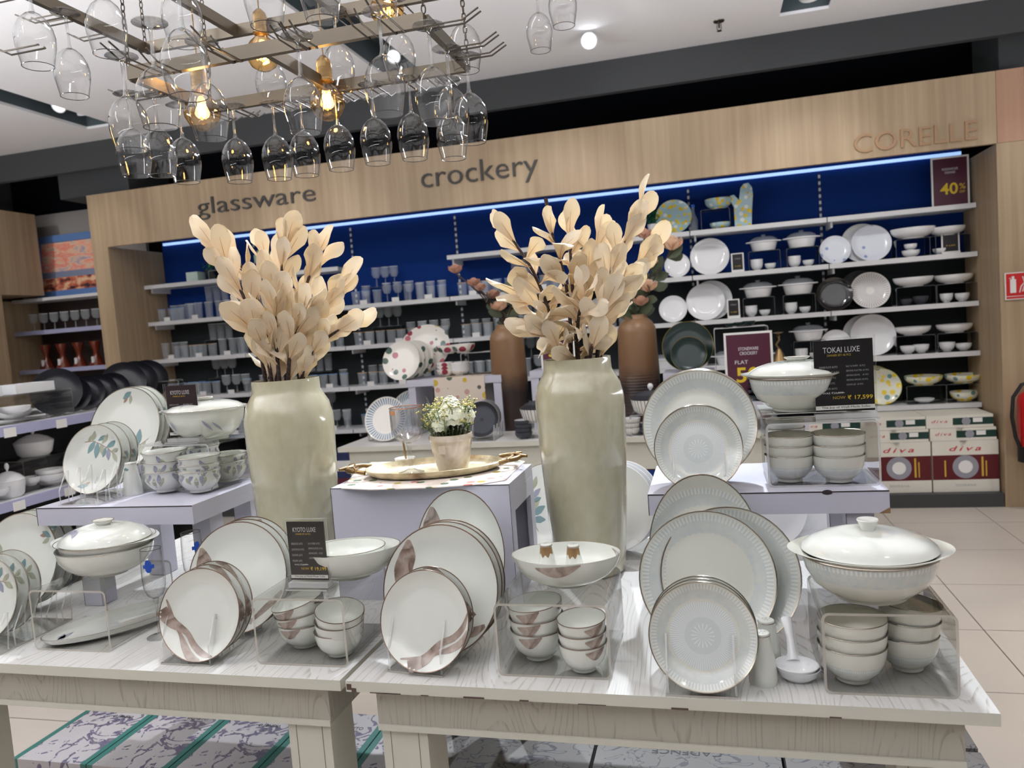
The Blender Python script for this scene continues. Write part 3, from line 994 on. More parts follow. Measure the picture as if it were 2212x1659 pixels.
# G: silver-rimmed service, front right
stand('clear acrylic plate stand at the front of the right table under the lace-patterned plates', (-.044, 1.445, ZT), .125, .20, 0, 5, .10)
plate_group(ZT, 0, L18, [
    ('damq', 1518, 1374, 229, 'front quarter plate with sunburst centre and silver rim on the right table', 0, 1),
    ('+', 'damq', .016, 'second silver-rimmed quarter plate, directly behind the sunburst one on the right table', 0),
    ('+', 'damq', .032, 'third silver-rimmed quarter plate, rearmost of the small ones on the right table', 0),
    ('damd', 1576, 1243, 292, 'large silver-rimmed dinner plate set off to the right behind the small sunburst plates', 0, 1),
    ('damd', 1527, 1250, 288, 'large silver-rimmed dinner plate on the left, overlapped by the front dinner plate', 0, 1)])
plate_group(ZT, 0, math.radians(12), [('damd', 1522, 1188, 325, 'tall oval lace-bordered platter standing at the back of the right table set', 0, .72)])
# RM: same service on the right bench
stand('clear acrylic plate stand on the right bench', (-.035, 1.83, RMZ), .12, .16, 0, 4, .09, acry_b)
plate_group(RMZ, 0, L18, [
    ('damq', 1508, 968, 186, 'small silver-rimmed plate at the front of the right bench stand', 0, 1),
    ('+', 'damq', .012, 'small silver-rimmed plate just behind the front one on the right bench', 0),
    ('damd', 1510, 918, 240, 'large silver-rimmed plate behind the small ones on the right bench', 0, 1),
    ('+', 'damd', .016, 'large silver-rimmed plate, second of the row on the right bench', 0),
    ('+', 'damd', .030, 'large silver-rimmed plate, third of the row on the right bench', 0),
    ('+', 'damd', .044, 'large silver-rimmed plate, rearmost on the right bench', 0)])
# E: brown swirl service, centre front
yE = math.radians(-7)
stand('clear acrylic plate stand at the left front corner of the right table', (-.588, 1.485, ZT), .125, .20, yE, 5, .10)
plate_group(ZT, yE, math.radians(17), [
    ('swirl', 919, 1340, 213, 'front quarter plate with brown ribbon swirl at its lower right, right table', 0, 1),
    ('+', 'swirl', .022, 'quarter plate with brown swirl, directly behind the front one at the right table corner', 1.9),
    ('swirld', 952, 1272, 274, 'large brown-swirl dinner plate behind the two quarter plates at the right table corner', 0.0, 1),
    ('+', 'swirld', .024, 'large brown-swirl dinner plate, second in the row at the right table corner', .2),
    ('+', 'swirld', .040, 'large brown-swirl dinner plate, third in the row at the right table corner', -.2)])
plate_group(ZT, yE, math.radians(10), [('swirld', 996, 1195, 275, 'oval brown-swirl platter standing tallest behind the dinner plates in front of the block', .05, .76)])
# C: brown swirl service on the left table
stand('clear acrylic plate stand at the front of the left table', (-1.128, 1.485, ZT), .125, .20, 0, 5, .10)
plate_group(ZT, math.radians(2), math.radians(17), [
    ('swirl', 434, 1327, 194, 'front quarter plate with brown ribbon swirl at its lower left, left table', 2.0 * PI - 1.35, 1),
    ('+', 'swirl', .026, 'second brown-swirl quarter plate on the left table, behind the front one', 1.7),
    ('+', 'swirl', .052, 'third brown-swirl quarter plate on the left table, in front of the dinner plates', 1.7),
    ('swirld', 516, 1246, 234, 'large brown-swirl dinner plate behind the quarter plates on the left table', .3, 1),
    ('+', 'swirld', .026, 'large brown-swirl dinner plate, second in the row on the left table', -.5),
    ('+', 'swirld', .050, 'large brown-swirl dinner plate, rearmost beside the price card on the left table', -.9)])
# A: leaf service at the left photo edge
stand('clear acrylic plate stand at the far left edge of the left table', (-1.70, 1.50, ZT), .125, .22, 0, 5, .09)
plate_group(ZT, 0, math.radians(17), [
    ('leaf', -30, 1296, 178, 'leaf-print quarter plate cut off by the left edge of the photo', .5, 1),
    ('+', 'leaf', .034, 'leaf-print quarter plate, second from the front at the left photo edge', .5),
    ('+', 'leaf', .068, 'leaf-print quarter plate, third from the front at the left photo edge', .5),
    ('leaf', 42, 1214, 208, 'large leaf-print dinner plate with a green sprig at the left photo edge', 2.7, 1),
    ('+', 'leaf', .034, 'large leaf-print dinner plate, middle of three at the left photo edge', 2.9),
    ('+', 'leaf', .064, 'large leaf-print dinner plate, rearmost of three in front of the left bench', 2.9)])
# LM: leaf service on the left bench
stand('clear acrylic plate stand on the left bench', (-1.665, 1.80, LMZ), .13, .20, 0, 5, .09, acry_b)
plate_group(LMZ, 0, math.radians(17), [
    ('leaf', 203, 992, 149, 'small plate with teal leaf sprig at the front of the left bench', 0, 1),
    ('+', 'leaf', .036, 'small leaf-print plate, second from the front on the left bench', 2),
    ('+', 'leaf', .066, 'small leaf-print plate, third from the front on the left bench', 2),
    ('leaf', 272, 925, 178, 'large leaf-print plate behind the small ones on the left bench', 3.6, 1),
    ('+', 'leaf', .026, 'large leaf-print plate, middle of the tall row on the left bench', 2.4),
    ('+', 'leaf', .056, 'large leaf-print plate, rearmost of the tall row on the left bench', 2.4)])
# plain plates behind the right vase and under the right bench
stand('clear acrylic plate stand behind the right vase', (-.23, 2.22, ZT), .12, .20, 0, 4, .09, acry_b)
plate_group(ZT, -.35, math.radians(14), [
    ('plain', 1330, 1096, 186, 'plain white plate with a wide rim half hidden behind the right vase', 0, 1),
    ('+', 'plain', .025, 'plain white plate, middle of three behind the right vase', 0),
    ('+', 'plain', .050, 'plain white plate, rearmost of three behind the right vase', 0)])
plate_group(ZT, 0.1, math.radians(20), [
    ('plain', 1708, 1090, 180, 'plain white plate leaning in the shadow under the right bench', 0, 1)])
plate_group(ZT, 0.1, math.radians(20), [
    ('plain', 1650, 1096, 176, 'plain white plate left of the other one under the right bench', 0, 1)])
plate_group(ZT, -.5, math.radians(15), [
    ('leaf', 1176, 1090, 175, 'grey-leaf plate standing in the gap between the block and the right vase', 2.2, 1),
    ('+', 'leaf', .03, 'grey-leaf plate behind the other one in the gap beside the block', 2.6)])

# risers on the front tables
RH = .145
riser('clear acrylic riser at the left end of the left table, under the covered bowl', (-1.467, 1.545, ZT), .215, .225, RH)
riser('clear acrylic riser on the left table beside the table joint, under a price card', (-.859, 1.515, ZT), .213, .22, RH)
riser('clear acrylic riser in the middle of the right table, under the bowl with shakers', (-.319, 1.51, ZT), .222, .225, RH)
riser('clear acrylic riser at the right end of the right table, under the lidded tureen', (.270, 1.48, ZT), .213, .20, RH, acry_e is None)
riser('clear acrylic riser on the left bench, under the leaf-print tureen', (-1.462, 1.935, LMZ), .255, .17, .135, math.radians(-6), acry_b)
riser('clear acrylic riser on the right bench, under the lace-patterned tureen', (.232, 1.895, RMZ), .235, .19, .145, 0, acry_b)

# ------------------------------------------------------------------ bowls
def bowl_mesh(R, h, kind, flare=0.0, foot=.5, sx=1.0, pointed=0.0, name='bowl'):
    mb = M()
    fr = R * foot
    o_ = [(fr * .92, 0), (fr, 0), (fr, h * .09), (R * .66, h * .17), (R * .84, h * .36), (R * .94, h * .58), (R * (.98 - flare * .3), h * .8), (R, h)]
    i_ = [(R * .985, h * .995), (R * (.955 - flare * .3), h * .8), (R * .90, h * .58), (R * .79, h * .36), (R * .58, h * .2), (R * .3, h * .14), (.0001, h * .13)]
    prof = [(.0001, h * .05), (fr * .88, h * .05)] + o_ + i_
    n_ = len(prof) - 1
    mis = [0] * n_
    k0 = 2 + len(o_) - 1
    mis[k0] = 1
    for k in range(k0 + 1, n_): mis[k] = 2
    rf = None
    if pointed:
        rf = lambda i, t: 1 + pointed * (abs(math.cos(t)) ** 5) * (prof[i][1] / h) ** 2
    mb.lathe(prof, 48, mis=mis, sx=sx, rf=rf)
    zf = None
    base = {'dam': damask('lace_bowl', h, 'bowl'), 'swirl': china, 'leaf': china, 'plain': china_w, 'cream': china}.get(kind, BOWLM.get(kind, china_w))
    rimm = {'dam': platinum, 'swirl': bronze_rim, 'leaf': platinum, 'cream': platinum}.get(kind, base)
    inn = {'dam': china_in, 'swirl': china, 'leaf': china, 'cream': china}.get(kind, BOWLI.get(kind, base))
    mats = [base, rimm, inn]
    # thin metallic line just under the lip
    mb.torus(R * .998, .0009, h * .985, 48, 1, sx=sx) if not pointed and kind in ('dam', 'swirl', 'leaf', 'cream') else None
    def side(r_off, zz):
        for (a, b), (c, d) in zip(o_[:-1], o_[1:]):
            if b <= zz <= d: return a + (c - a) * (zz - b) / (d - b + 1e-9) + r_off
        return R
    if kind == 'swirl':
        mats.append(brown_swirl)
        for a0, a1, zc, wz in ((-2.1, -1.2, .76, .34), (-.4, 1.0, .78, .26)):
            k = len(mb.v); nn = 24
            for i in range(nn + 1):
                a = a0 + (a1 - a0) * i / nn; w = wz * (.12 + .88 * math.sin(PI * i / nn)) * h
                zt = h * .965 - h * .10 * (1 - i / nn); zb = zt - w
                for q in range(7):
                    zz = zb + (zt - zb) * q / 6; r_ = side(.0011, zz)
                    mb.v.append((r_ * math.cos(a) * sx, r_ * math.sin(a), zz))
            for i in range(nn):
                for q in range(6):
                    a = k + i * 7 + q
                    mb.f.append((a, a + 7, a + 8, a + 1)); mb.mi.append(3)
    if kind == 'leaf':
        mats += [leaf_grey, leaf_sage]
        rr = random.Random(3)
        for a0 in (-2.7, -2.2, -1.7, -1.25, -.6, .3, 1.4, 2.4):
            for q_ in range(2):
                k = len(mb.v); nn = 6; z0 = h * (.88 - .15 * q_); L = h * rr.uniform(.3, .5); sl = rr.uniform(-.3, .3)
                for i in range(nn + 1):
                    f_ = i / nn; zz = z0 - L * f_; wa = .11 * math.sin(PI * min(1, f_ + .05)) ** .8
                    r_ = side(.0005, zz)
                    for s_ in (-1, 1):
                        a = a0 + q_ * .2 + sl * f_ + s_ * wa
                        mb.v.append((r_ * math.cos(a) * sx, r_ * math.sin(a), zz))
                for i in range(nn):
                    a = k + i * 2
                    mb.f.append((a, a + 1, a + 3, a + 2)); mb.mi.append(3 + q_)
    return mb.mesh(name, mats, ang=45)
BOWLM = {}; BOWLI = {}
_bc = {}
def bowl(label, loc, R, h, kind, rot=0, group=None, cat='bowl', name='bowl', **k):
    key = (round(R, 4), round(h, 4), kind, tuple(sorted(k.items())))
    if key not in _bc: _bc[key] = bowl_mesh(R, h, kind, name=name, **k)
    o = bpy.data.objects.new(name, _bc[key]); C.objects.link(o)
    o.location = loc
    o.rotation_euler = (0, 0, rot) if isinstance(rot, (int, float)) else rot
    return tag(o, label, cat, group)

def stack(where, px, py, z0, w_px, hh, kind, tilt=0, n=3, gap=.42, rot=0, **k):
    p = atZ(px, py, z0)
    t = (p - EYE).dot(Fw)
    R = w_px * t / FPX / 2
    p = p + Vector((0, R * .25, 0))
    names = ['bottom', 'middle', 'top'] if n == 3 else ['bottom', 'top']
    for i in range(n):
        tl = tilt * (i / (n - 1) if n > 1 else 0)
        bowl('%s bowl, %s' % (names[i], where), (p.x + i * .001, p.y, z0 + .006 + hh * gap * i), R, hh, kind, (0, 0, rot + i * 1.3) if not tl else (tl * .4, -tl, rot), **k)
    return p, R

stack('left stack under the left-table riser with the price card', 655, 1401, ZT, 112, .056, 'swirl', tilt=math.radians(12))
stack('right stack under the left-table riser with the price card', 731, 1421, ZT, 105, .054, 'swirl', tilt=math.radians(12), rot=2)
stack('left stack under the riser with the shaker bowl', 1163, 1428, ZT, 118, .062, 'swirl', tilt=math.radians(4))
stack('right stack under the riser with the shaker bowl', 1261, 1455, ZT, 106, .056, 'swirl', tilt=math.radians(3), rot=.8)
stack('front stack under the rightmost riser', 1847, 1478, ZT, 142, .066, 'dam', gap=.36)
stack('back right stack under the rightmost riser', 1965, 1453, ZT, 128, .066, 'dam', gap=.42, tilt=math.radians(-5))
stack('left stack under the right bench riser', 1709, 1045, RMZ, 103, .062, 'dam', gap=.36)
stack('right stack under the right bench riser', 1815, 1046, RMZ, 109, .062, 'dam', gap=.38)
stack('rear left stack under the right bench riser', 1694, 1000, RMZ, 92, .062, 'dam', gap=.40)
stack('left leaf-print stack under the left bench riser', 356, 1066, LMZ, 95, .062, 'leaf', gap=.42, flare=.3)
stack('middle leaf-print stack under the left bench riser', 428, 1067, LMZ, 92, .062, 'leaf', gap=.30, flare=.3, rot=.4)
stack('leaf-print stack at the right end of the left bench', 487, 1044, LMZ, 88, .062, 'leaf', gap=.30, n=2, flare=.3, rot=.9)
stack('rear leaf-print stack under the left bench riser', 430, 1032, LMZ, 86, .062, 'leaf', gap=.5, flare=.3)

# covered serving dishes
def tureen(label, loc, R, h, kind, rot=0, lid=True, sx=1.0, knob='cup', handle=.14, lidh=.34, second=None):
    t = thing('covered_tureen' if lid else 'serving_bowl', label, 'serving dish', loc, rot)
    prof_o = [(R * .48, 0), (R * .50, 0), (R * .50, h * .06), (R * .62, h * .13), (R * .78, h * .32), (R * .88, h * .58), (R * .92, h * .82), (R * .93, h * .92), (R * 1.0, h * .985), (R * 1.005, h)]
    prof_i = [(R * .985, h), (R * .90, h * .93), (R * .88, h * .8), (R * .80, h * .5), (R * .6, h * .2), (.0001, h * .12)]
    prof = [(.0001, h * .03), (R * .46, h * .03)] + prof_o + prof_i
    hf = lambda i, th: 1 + (handle * abs(math.cos(th)) ** 7 if prof[i][1] > h * .975 else 0)
    mats = [damask('lace_tureen', h * .92, 'bowl') if kind == 'dam' else china, platinum]
    mb = M().lathe(prof, 64, rf=hf, sx=sx, mis=[0] * (len(prof) - 1))
    if kind == 'dam': mb.torus(R * .935, .0022, h * .90, 64, 1, sx=sx)
    mb.torus(R * 1.003, .0007, h, 64, 1, sx=sx) if kind != 'dam' else None
    if kind == 'leaf':
        mats += [leaf_grey, leaf_sage]
        for (a0, zz, L) in ((-1.2, .7, .35), (-.95, .62, .3), (-2.2, .7, .3)):
            k = len(mb.v)
            for i in range(7):
                f_ = i / 6; a = a0 + .25 * f_; z_ = h * (zz - L * f_); w = .05 * math.sin(PI * f_ * .95 + .05)
                r_ = R * (.915 - .10 * (zz - z_ / h - 0) ) * 1.012
                for s_ in (-1, 1): mb.v.append((r_ * math.cos(a + s_ * w) * sx, r_ * math.sin(a + s_ * w), z_))
            for i in range(6):
                mb.f.append((k + 2 * i, k + 2 * i + 1, k + 2 * i + 3, k + 2 * i + 2)); mb.mi.append(2)
    mb.obj('bowl_body', mats, t, ang=45)
    if lid:
        lh = h * lidh
        lp = [(R * .90, 0), (R * .93, .002), (R * .90, lh * .25), (R * .78, lh * .55), (R * .6, lh * .78), (R * .42, lh * .92), (R * .38, lh * .90), (R * .2, lh * .97), (.0001, lh)]
        lm = M().lathe(lp, 64, sx=sx)
        lmats = [china]
        if kind == 'leaf':
            lmats += [leaf_grey, leaf_sage, twig_print]
            def zl(x, y):
                r_ = math.hypot(x / sx, y)
                for (a, b), (c, d) in zip(lp[:-1], lp[1:]):
                    if c <= r_ <= a: return b + (d - b) * (a - r_) / (a - c + 1e-9) + .0008
                return lh
            for (x, y, a, L, mi) in ((-.45, -.35, -.9, .3, 1), (-.52, -.25, -1.6, .34, 1), (-.62, -.2, -2.2, .24, 2), (-.66, -.1, 2.6, .2, 1), (-.3, -.45, -1.2, .28, 1)):
                pts = [(x * R * sx + math.cos(a) * L * R * q, y * R + math.sin(a) * L * R * q) for q in (0, .2, .45, .7, 1)]
                lm.ribbon(pts, [.01 * R, L * R * .4, L * R * .5, L * R * .4, .003], zl, mi, 3)
        lo = lm.obj('lid', lmats, t, ang=50, loc=(0, 0, h - .003))
        if knob == 'cup':
            kp = [(R * .10, lh * .92), (R * .11, lh * 1.02), (R * .14, lh * 1.35), (R * .165, lh * 1.5), (R * .155, lh * 1.54), (R * .09, lh * 1.47), (.0001, lh * 1.45)]
        elif knob == 'flat':
            kp = [(R * .11, lh * .90), (R * .12, lh * .98), (R * .20, lh * 1.22), (R * .20, lh * 1.26), (R * .15, lh * 1.22), (.0001, lh * 1.2)]
        else:
            kp = [(R * .05, lh * .9), (R * .06, lh * 1.1), (R * .13, lh * 1.3), (R * .14, lh * 1.5), (R * .08, lh * 1.7), (.0001, lh * 1.74)]
        km = M().lathe(kp, 32, sx=1.3 if knob == 'flat' else 1)
        if knob == 'flat': km.torus(R * .2, .0008, lh * 1.26, 32, 1, sx=1.3)
        km.obj('knob', [china, platinum], lo, ang=60)
    return t

p = atZ(1893, 1305, .967)
tureen('large white lidded tureen with lace band and cup knob on the rightmost riser', (p.x, p.y + .05, .966), .112, .088, 'dam', 0, sx=1.10, handle=.12, lidh=.40)
p = atZ(1738, 884, 1.247)
tureen('lace-banded lidded tureen on the right bench, half behind the black price card', (.198, 1.905, 1.252), .112, .088, 'dam', 0, sx=1.05, knob='flat', handle=.09, lidh=.34)
for k, lb in enumerate(('lower', 'upper')):
    tag(M().lathe([(.0001, .0), (.06, 0), (.075, .004), (.125, .010), (.126, .0115), (.07, .007), (.0001, .006)], 4).xf(Matrix.Rotation(PI / 4, 4, 'Z')).obj('square_platter', china, None, ang=20, loc=(.198, 1.905, 1.2353 + k * .0078)), lb + ' of the two square white platters under the tureen on the right bench', 'platter')
tureen('leaf-print lidded tureen on the left bench, behind the brown price card', (-1.418, 1.94, 1.2355), .106, .090, 'leaf', .1, sx=1.12, knob='flat', handle=.12, lidh=.30)
p = atZ(214, 1250, .967)
bowl('large plain white oval bowl on the left riser, holding the covered bowl', (-1.463, 1.56, .9655), .100, .070, 'cream', 0, cat='bowl', name='serving_bowl', sx=1.18, foot=.42)
tureen('covered leaf-print casserole sitting inside the white bowl on the left riser', (-1.460, 1.56, .990), .102, .062, 'leaf', 0, sx=1.18, knob='flat', handle=.16, lidh=.62)
o1 = bowl('oval white bowl with silver line on the riser behind the middle price card', (-.80, 1.545, .9655), .078, .068, 'cream', .25, name='serving_bowl', sx=1.35, foot=.42, pointed=.10)
bowl('smaller oval bowl nested in the one behind the middle price card', (-.805, 1.545, .985), .066, .048, 'cream', .25, name='serving_bowl', sx=1.3, foot=.42)
bowl('oval brown-swirl bowl holding two shakers on the middle riser of the right table', (-.303, 1.515, .9655), .080, .064, 'swirl', .05, name='serving_bowl', sx=1.30, foot=.42, pointed=.08)

def shaker(label, loc, h, kind, s=1.0, rot=0):
    t = thing('shaker', label, 'shaker', loc, rot)
    r = h * .27
    pr_ = [(.0001, 0), (r * .96, 0), (r, .002), (r, h * .12), (r * .93, h * .4), (r * .70, h * .75), (r * .60, h * .92), (r * .60, h * .955), (r * .55, h * .985), (.0001, h)]
    M().lathe(pr_, 32).obj('shaker_body', china, t, ang=50)
    M().torus(r * .60, .0008, h * .95, 28).obj('rim_band', platinum if kind != 'swirl' else bronze_rim, t)
    hm = M()
    for (x, y) in ((0, 0), (.25, .1), (-.25, .1), (.1, -.25), (-.12, -.22), (0, .28)):
        hm.lathe([(.0011, h * .9995 - abs(x) * .001), (.0001, h * 1.0)], 8, c=(x * r, y * r, 0.0004))
    hm.obj('pour_holes', mat('shaker_holes', (80, 78, 74), 0.6), t)
    if kind == 'swirl':
        mb = M(); k = 0; nn = 24
        for i in range(nn + 1):
            a = -2.9 + 2.6 * i / nn; zt = h * .93; zb = h * (.78 - .10 * math.sin(PI * i / nn) - .04 * math.sin(i * .9))
            for z_ in (zb, (zb + zt) / 2, zt):
                q = r * (.60 + (.93 * h - z_) / (h * .2) * .105 * 1.0) + .0006
                mb.v.append((q * math.cos(a), q * math.sin(a), z_))
        for i in range(nn):
            for q in range(2):
                a = i * 3 + q; mb.f.append((a, a + 3, a + 4, a + 1)); mb.mi.append(0)
        mb.obj('swirl_band', mat('gold_swirl_print', (150, 118, 82), 0.3, metal=.3), t)
    if kind == 'leaf':
        mb = M().ribbon([(r * -.3, 0), (r * .0, 0), (r * .35, 0)], [.001, .012, .002], lambda x, y: 0, 0, 2)
        mb.xf(Matrix.Translation((0, -r * .735, h * .80)) @ Matrix.Rotation(PI / 2 + .25, 4, 'X')).obj('leaf_print', leaf_teal, t)
    return t
p = atZ(1651, 1484, ZT); shaker('front salt shaker with pierced top, right of the sunburst plates', (p.x, p.y + .02, ZT), .094, 'dam')
p = atZ(1662, 1452, ZT); shaker('pepper shaker standing behind the front one, right of the sunburst plates', (p.x, p.y + .02, ZT), .094, 'dam')
p = atZ(278, 1072, LMZ); shaker('white shaker with a small leaf print at the front of the left bench', (p.x, p.y + .02, LMZ), .094, 'leaf')
p = atZ(313, 1062, LMZ); shaker('white shaker inside the riser on the left bench, behind the leaf-print one', (p.x, p.y + .03, LMZ), .094, 'leaf', rot=2)
shaker('left shaker with gold-brown band inside the oval swirl bowl', (-.342, 1.512, .9755), .074, 'swirl')
shaker('right shaker with gold-brown band inside the oval swirl bowl', (-.285, 1.505, .9755), .074, 'swirl')

# soup spoons
def spoon(label, loc, rot):
    t = thing('soup_spoon', label, 'spoon', loc, rot)
    prof = [(.0001, 0), (.018, .001), (.026, .010), (.030, .022), (.0285, .022), (.024, .011), (.016, .004), (.0001, .003)]
    M().lathe(prof, 32, sx=1.15, rf=lambda i, th: 1 + .12 * math.cos(th) ** 2).obj('spoon_bowl', china_w, t, ang=60)
    mb = M()
    pts = [(0, .024, .014), (0, .034, .026), (0, .050, .045), (0, .068, .060), (0, .085, .068)]
    k = 0
    for (x, y, z), w in zip(pts, (.013, .0085, .007, .0085, .010)):
        for j in range(8):
            a = 2 * PI * j / 8
            mb.v.append((w * math.cos(a), y + .0035 * math.sin(a) * -.7, z + .0045 * math.sin(a)))
    for i in range(4):
        for j in range(8):
            a = i * 8 + j; b = i * 8 + (j + 1) % 8
            mb.f.append((a, b, b + 8, a + 8)); mb.mi.append(0)
    mb.f.append(tuple(32 + j for j in range(8))); mb.mi.append(0)
    mb.obj('spoon_handle', china_w, t, ang=60)
p = atZ(1730, 1484, ZT)
spoon('lower white soup spoon lying between the shakers and the rightmost riser', (p.x, p.y + .028, ZT + .0005), (0, 0, .06))
spoon('upper white soup spoon nested in the other one beside the shakers', (p.x - .004, p.y + .028, ZT + .0085), (.10, .03, .12))

# oval platter lying inside the left riser
a = atZ(145, 1388, ZT); b = atZ(372, 1322, ZT)
pp = M(); R = .055; L_ = .17
prof = [(.0001, .001), (.8, .001), (.82, 0), (.95, .006), (1, .018), (.985, .0185), (.92, .008), (.82, .005), (.0001, .004)]
rev = M()
rev.lathe([(r_, z_) for r_, z_ in prof], 56, mis=[0, 0, 0, 0, 1, 0, 0, 0])
rev.v = [((x * (.082)), (y * .175), z) for x, y, z in rev.v]
kz = lambda x, y: .0052
for (x, y, aa, L) in ((-.03, -.10, -1.0, .05), (-.035, -.12, -.4, .05), (-.02, -.13, -1.9, .045)):
    rev.ribbon([(x + math.cos(aa) * L * q, y + math.sin(aa) * L * q) for q in (0, .3, .6, 1)], [.001, .014, .016, .001], kz, 2, 2)
d_ = b - a
o = rev.obj('oval_platter', [china, platinum, leaf_grey], None, ang=40, loc=((a.x + b.x) / 2, (a.y + b.y) / 2, ZT + .0065), rot=(0, 0, math.atan2(d_.y, d_.x) - PI / 2))
tag(o, 'long oval leaf-print platter lying flat under the left riser', 'platter')

# champagne flutes with blue stickers
def flute():
    t = thing('champagne_flute', '', 'glass')
    M().lathe([(.0001, .095), (.008, .096), (.018, .104), (.0245, .122), (.0262, .15), (.025, .19), (.0235, .215)], 40).torus(.0235, .0007, .215, 40, 1).obj('flute_bowl', [glass, glass_rim], t, ang=60)
    M().lathe([(.029, .0), (.0295, .0015), (.02, .003), (.006, .007), (.0035, .02), (.0035, .08), (.007, .095), (.0001, .096)], 32).obj('stem', glass_solid, t, ang=60)
    mb = M(); 
    for (a0, a1, z0, z1) in ((-.28, .28, .164, .194), (-.5, .5, .174, .183)):
        k = len(mb.v); nn = 10
        for i in range(nn + 1):
            a = -PI / 2 + a0 + (a1 - a0) * i / nn
            sh = (1 - abs(2 * i / nn - 1) ** 3 * .5) if a1 < .4 else 1
            zc = (z0 + z1) / 2; hz = (z1 - z0) / 2 * sh
            for z_ in (zc - hz, zc + hz): mb.v.append((.0262 * math.cos(a), .0262 * math.sin(a), z_))
        for i in range(nn): mb.f.append((k + 2 * i, k + 2 * i + 2, k + 2 * i + 3, k + 2 * i + 1)); mb.mi.append(0)
    mb.obj('sticker', blue_st, t)
    return t
FL = Proto(flute)
p = atZ(334, 1383, ZT); FL((p.x, p.y + .02, ZT + .0005), .35, 'champagne flute with a blue sticker in front, left of the brown-swirl plates', 'glass')
FL((p.x + .005, p.y + .16, ZT + .0005), 1.15, 'second champagne flute behind the first, its blue sticker turned to the right', 'glass')

# ------------------------------------------------------------------ price cards in acrylic holders
def price_sign(label, loc, w, h, yaw, title, sub, left, right, was, now, foot, card):
    t = thing('price_sign', label, 'price sign', loc, yaw)
    z0 = .018
    M().box(-w / 2, w / 2, -.0015, .0015, z0, z0 + h).obj('card', card, t, smooth=False)
    M().box(-w / 2 - .005, w / 2 + .005, -.004, -.0028, z0 - .004, z0 + h + .006, sides=[1, 1, 0, 1, 0, 1]).box(-w / 2 - .005, w / 2 + .005, .0028, .004, z0 - .004, z0 + h + .006, sides=[1, 1, 0, 1, 0, 1]).box(-w / 2 - .005, w / 2 + .005, -.022, .022, 0, .0035, sides=[0, 0, 1, 1, 1, 1]).box(-w / 2 - .003, w / 2 + .003, -.012, .012, .0035, z0 - .004, 1).obj('acrylic_holder', [acry, acry_b], t, smooth=False)
    Y = -.0016
    def tx(s, x, z, ww, hh, mt, al='LEFT', **k):
        if s: text(s, mt, width=ww, height=hh, parent=t, loc=(x, Y, z0 + z), align=al, ext=.0003, **k)
    tx(title, -w * .34, h * .825, w * .62, h * .078, txt_white)
    tx(sub, -w * .27, h * .775, w * .40, h * .028, txt_gold)
    tx('\n'.join(left), -w * .42, h * .31, w * .34, h * .33, txt_dim, space=1.9)
    tx('\n'.join(right), w * .04, h * .36, w * .38, h * .28, txt_dim, space=1.9)
    tx('WAS \u20b9' + was, -w * .38, h * .245, w * .36, h * .032, txt_white)
    M().box(-w * .16, w * .0, Y - .0003, Y, z0 + h * .258, z0 + h * .264).obj('strike_line', txt_white, t, smooth=False)
    tx('NOW', -w * .20, h * .175, w * .21, h * .040, txt_gold)
    tx('\u20b9 ' + now, w * .05, h * .155, w * .42, h * .068, txt_yellow, off=.01)
    M().box(-w / 2, w / 2, Y - .0003, Y, z0 + h * .028, z0 + h * .085).obj('footer_strip', white_card, t, smooth=False)
    text('The Joy of Well-Made Sofas', txt_black, width=w * .82, height=h * .038, parent=t, loc=(-w * .40, Y - .0003, z0 + h * .038), ext=.0002)
    return t
LFT = ['DINNER PLATE -06 PCS', 'QUARTER PLATE -06 PCS', 'SOUP BOWL -06 PCS', 'VEG BOWL -06 PCS']
RGT = ['SALT & PAPER -02 PCS', 'SERVING PLATTER -01 PCS', 'SERVING BOWL    -01 PCS', 'SOUP SPOON -06 PCS']
p = atZ(672, 1268, .967)
price_sign('black price card reading 19,199 on the riser left of the block', (p.x, p.y, .9655), .088, .128, 0, 'KYOTO LUXE', 'DINNER SET-36 PCS', LFT, RGT, '23,999', '19,199', '', sign_black)
price_sign('dark brown price card reading 20,799 on the left bench', (atY(401, 940, 1.875).x, 1.875, 1.2355), .104, .145, math.radians(-4), 'KYOTO LUXE', 'DINNER SET-46 PCS', LFT + ['SOUP SPOON -06 PCS'], RGT[:3] + ['DONGA LID -02 PCS'], '25,999', '20,799', '', sign_brown)
price_sign('black price card reading 17,599 on the right bench riser', (.285, 1.822, 1.2355), .122, .158, math.radians(2), 'TOKAI LUXE', 'DINNER SET-46 PCS', ['DINNER PLATE -06 PCS', 'QUARTER PLATE -06 PCS', 'SOUP BOWL -06 PCS', 'VEG BOWL -12 PCS', 'SOUP SPOON -06 PCS'], ['SALT & PAPER  -02 PCS', 'SERVING PLATTER -01 PCS', 'SERVING BOWL    -01 PCS', 'SERVING SPOON -02 PCS', 'DONA LID  -02 PCS'], '21,999', '17,599', '', sign_black)

# ------------------------------------------------------------------ tall vases with dried leaf branches
vase_m = mat('olive_cream_glaze', (190, 184, 158), 0.14, coat=0.7)
n = N(vase_m); co = n.co()
a = n.noise(n.mapping(co, (40, 40, 26)), 1, 3); b = n.noise(n.mapping(co, (9, 9, 5)), 1, 3, .6, .6)
n.color(n.ramp(n.math('ADD', n.math('MULTIPLY', a, .4), n.math('MULTIPLY', b, .6)), [(.32, (176, 170, 142)), (.5, (188, 183, 157)), (.68, (196, 192, 168))]))

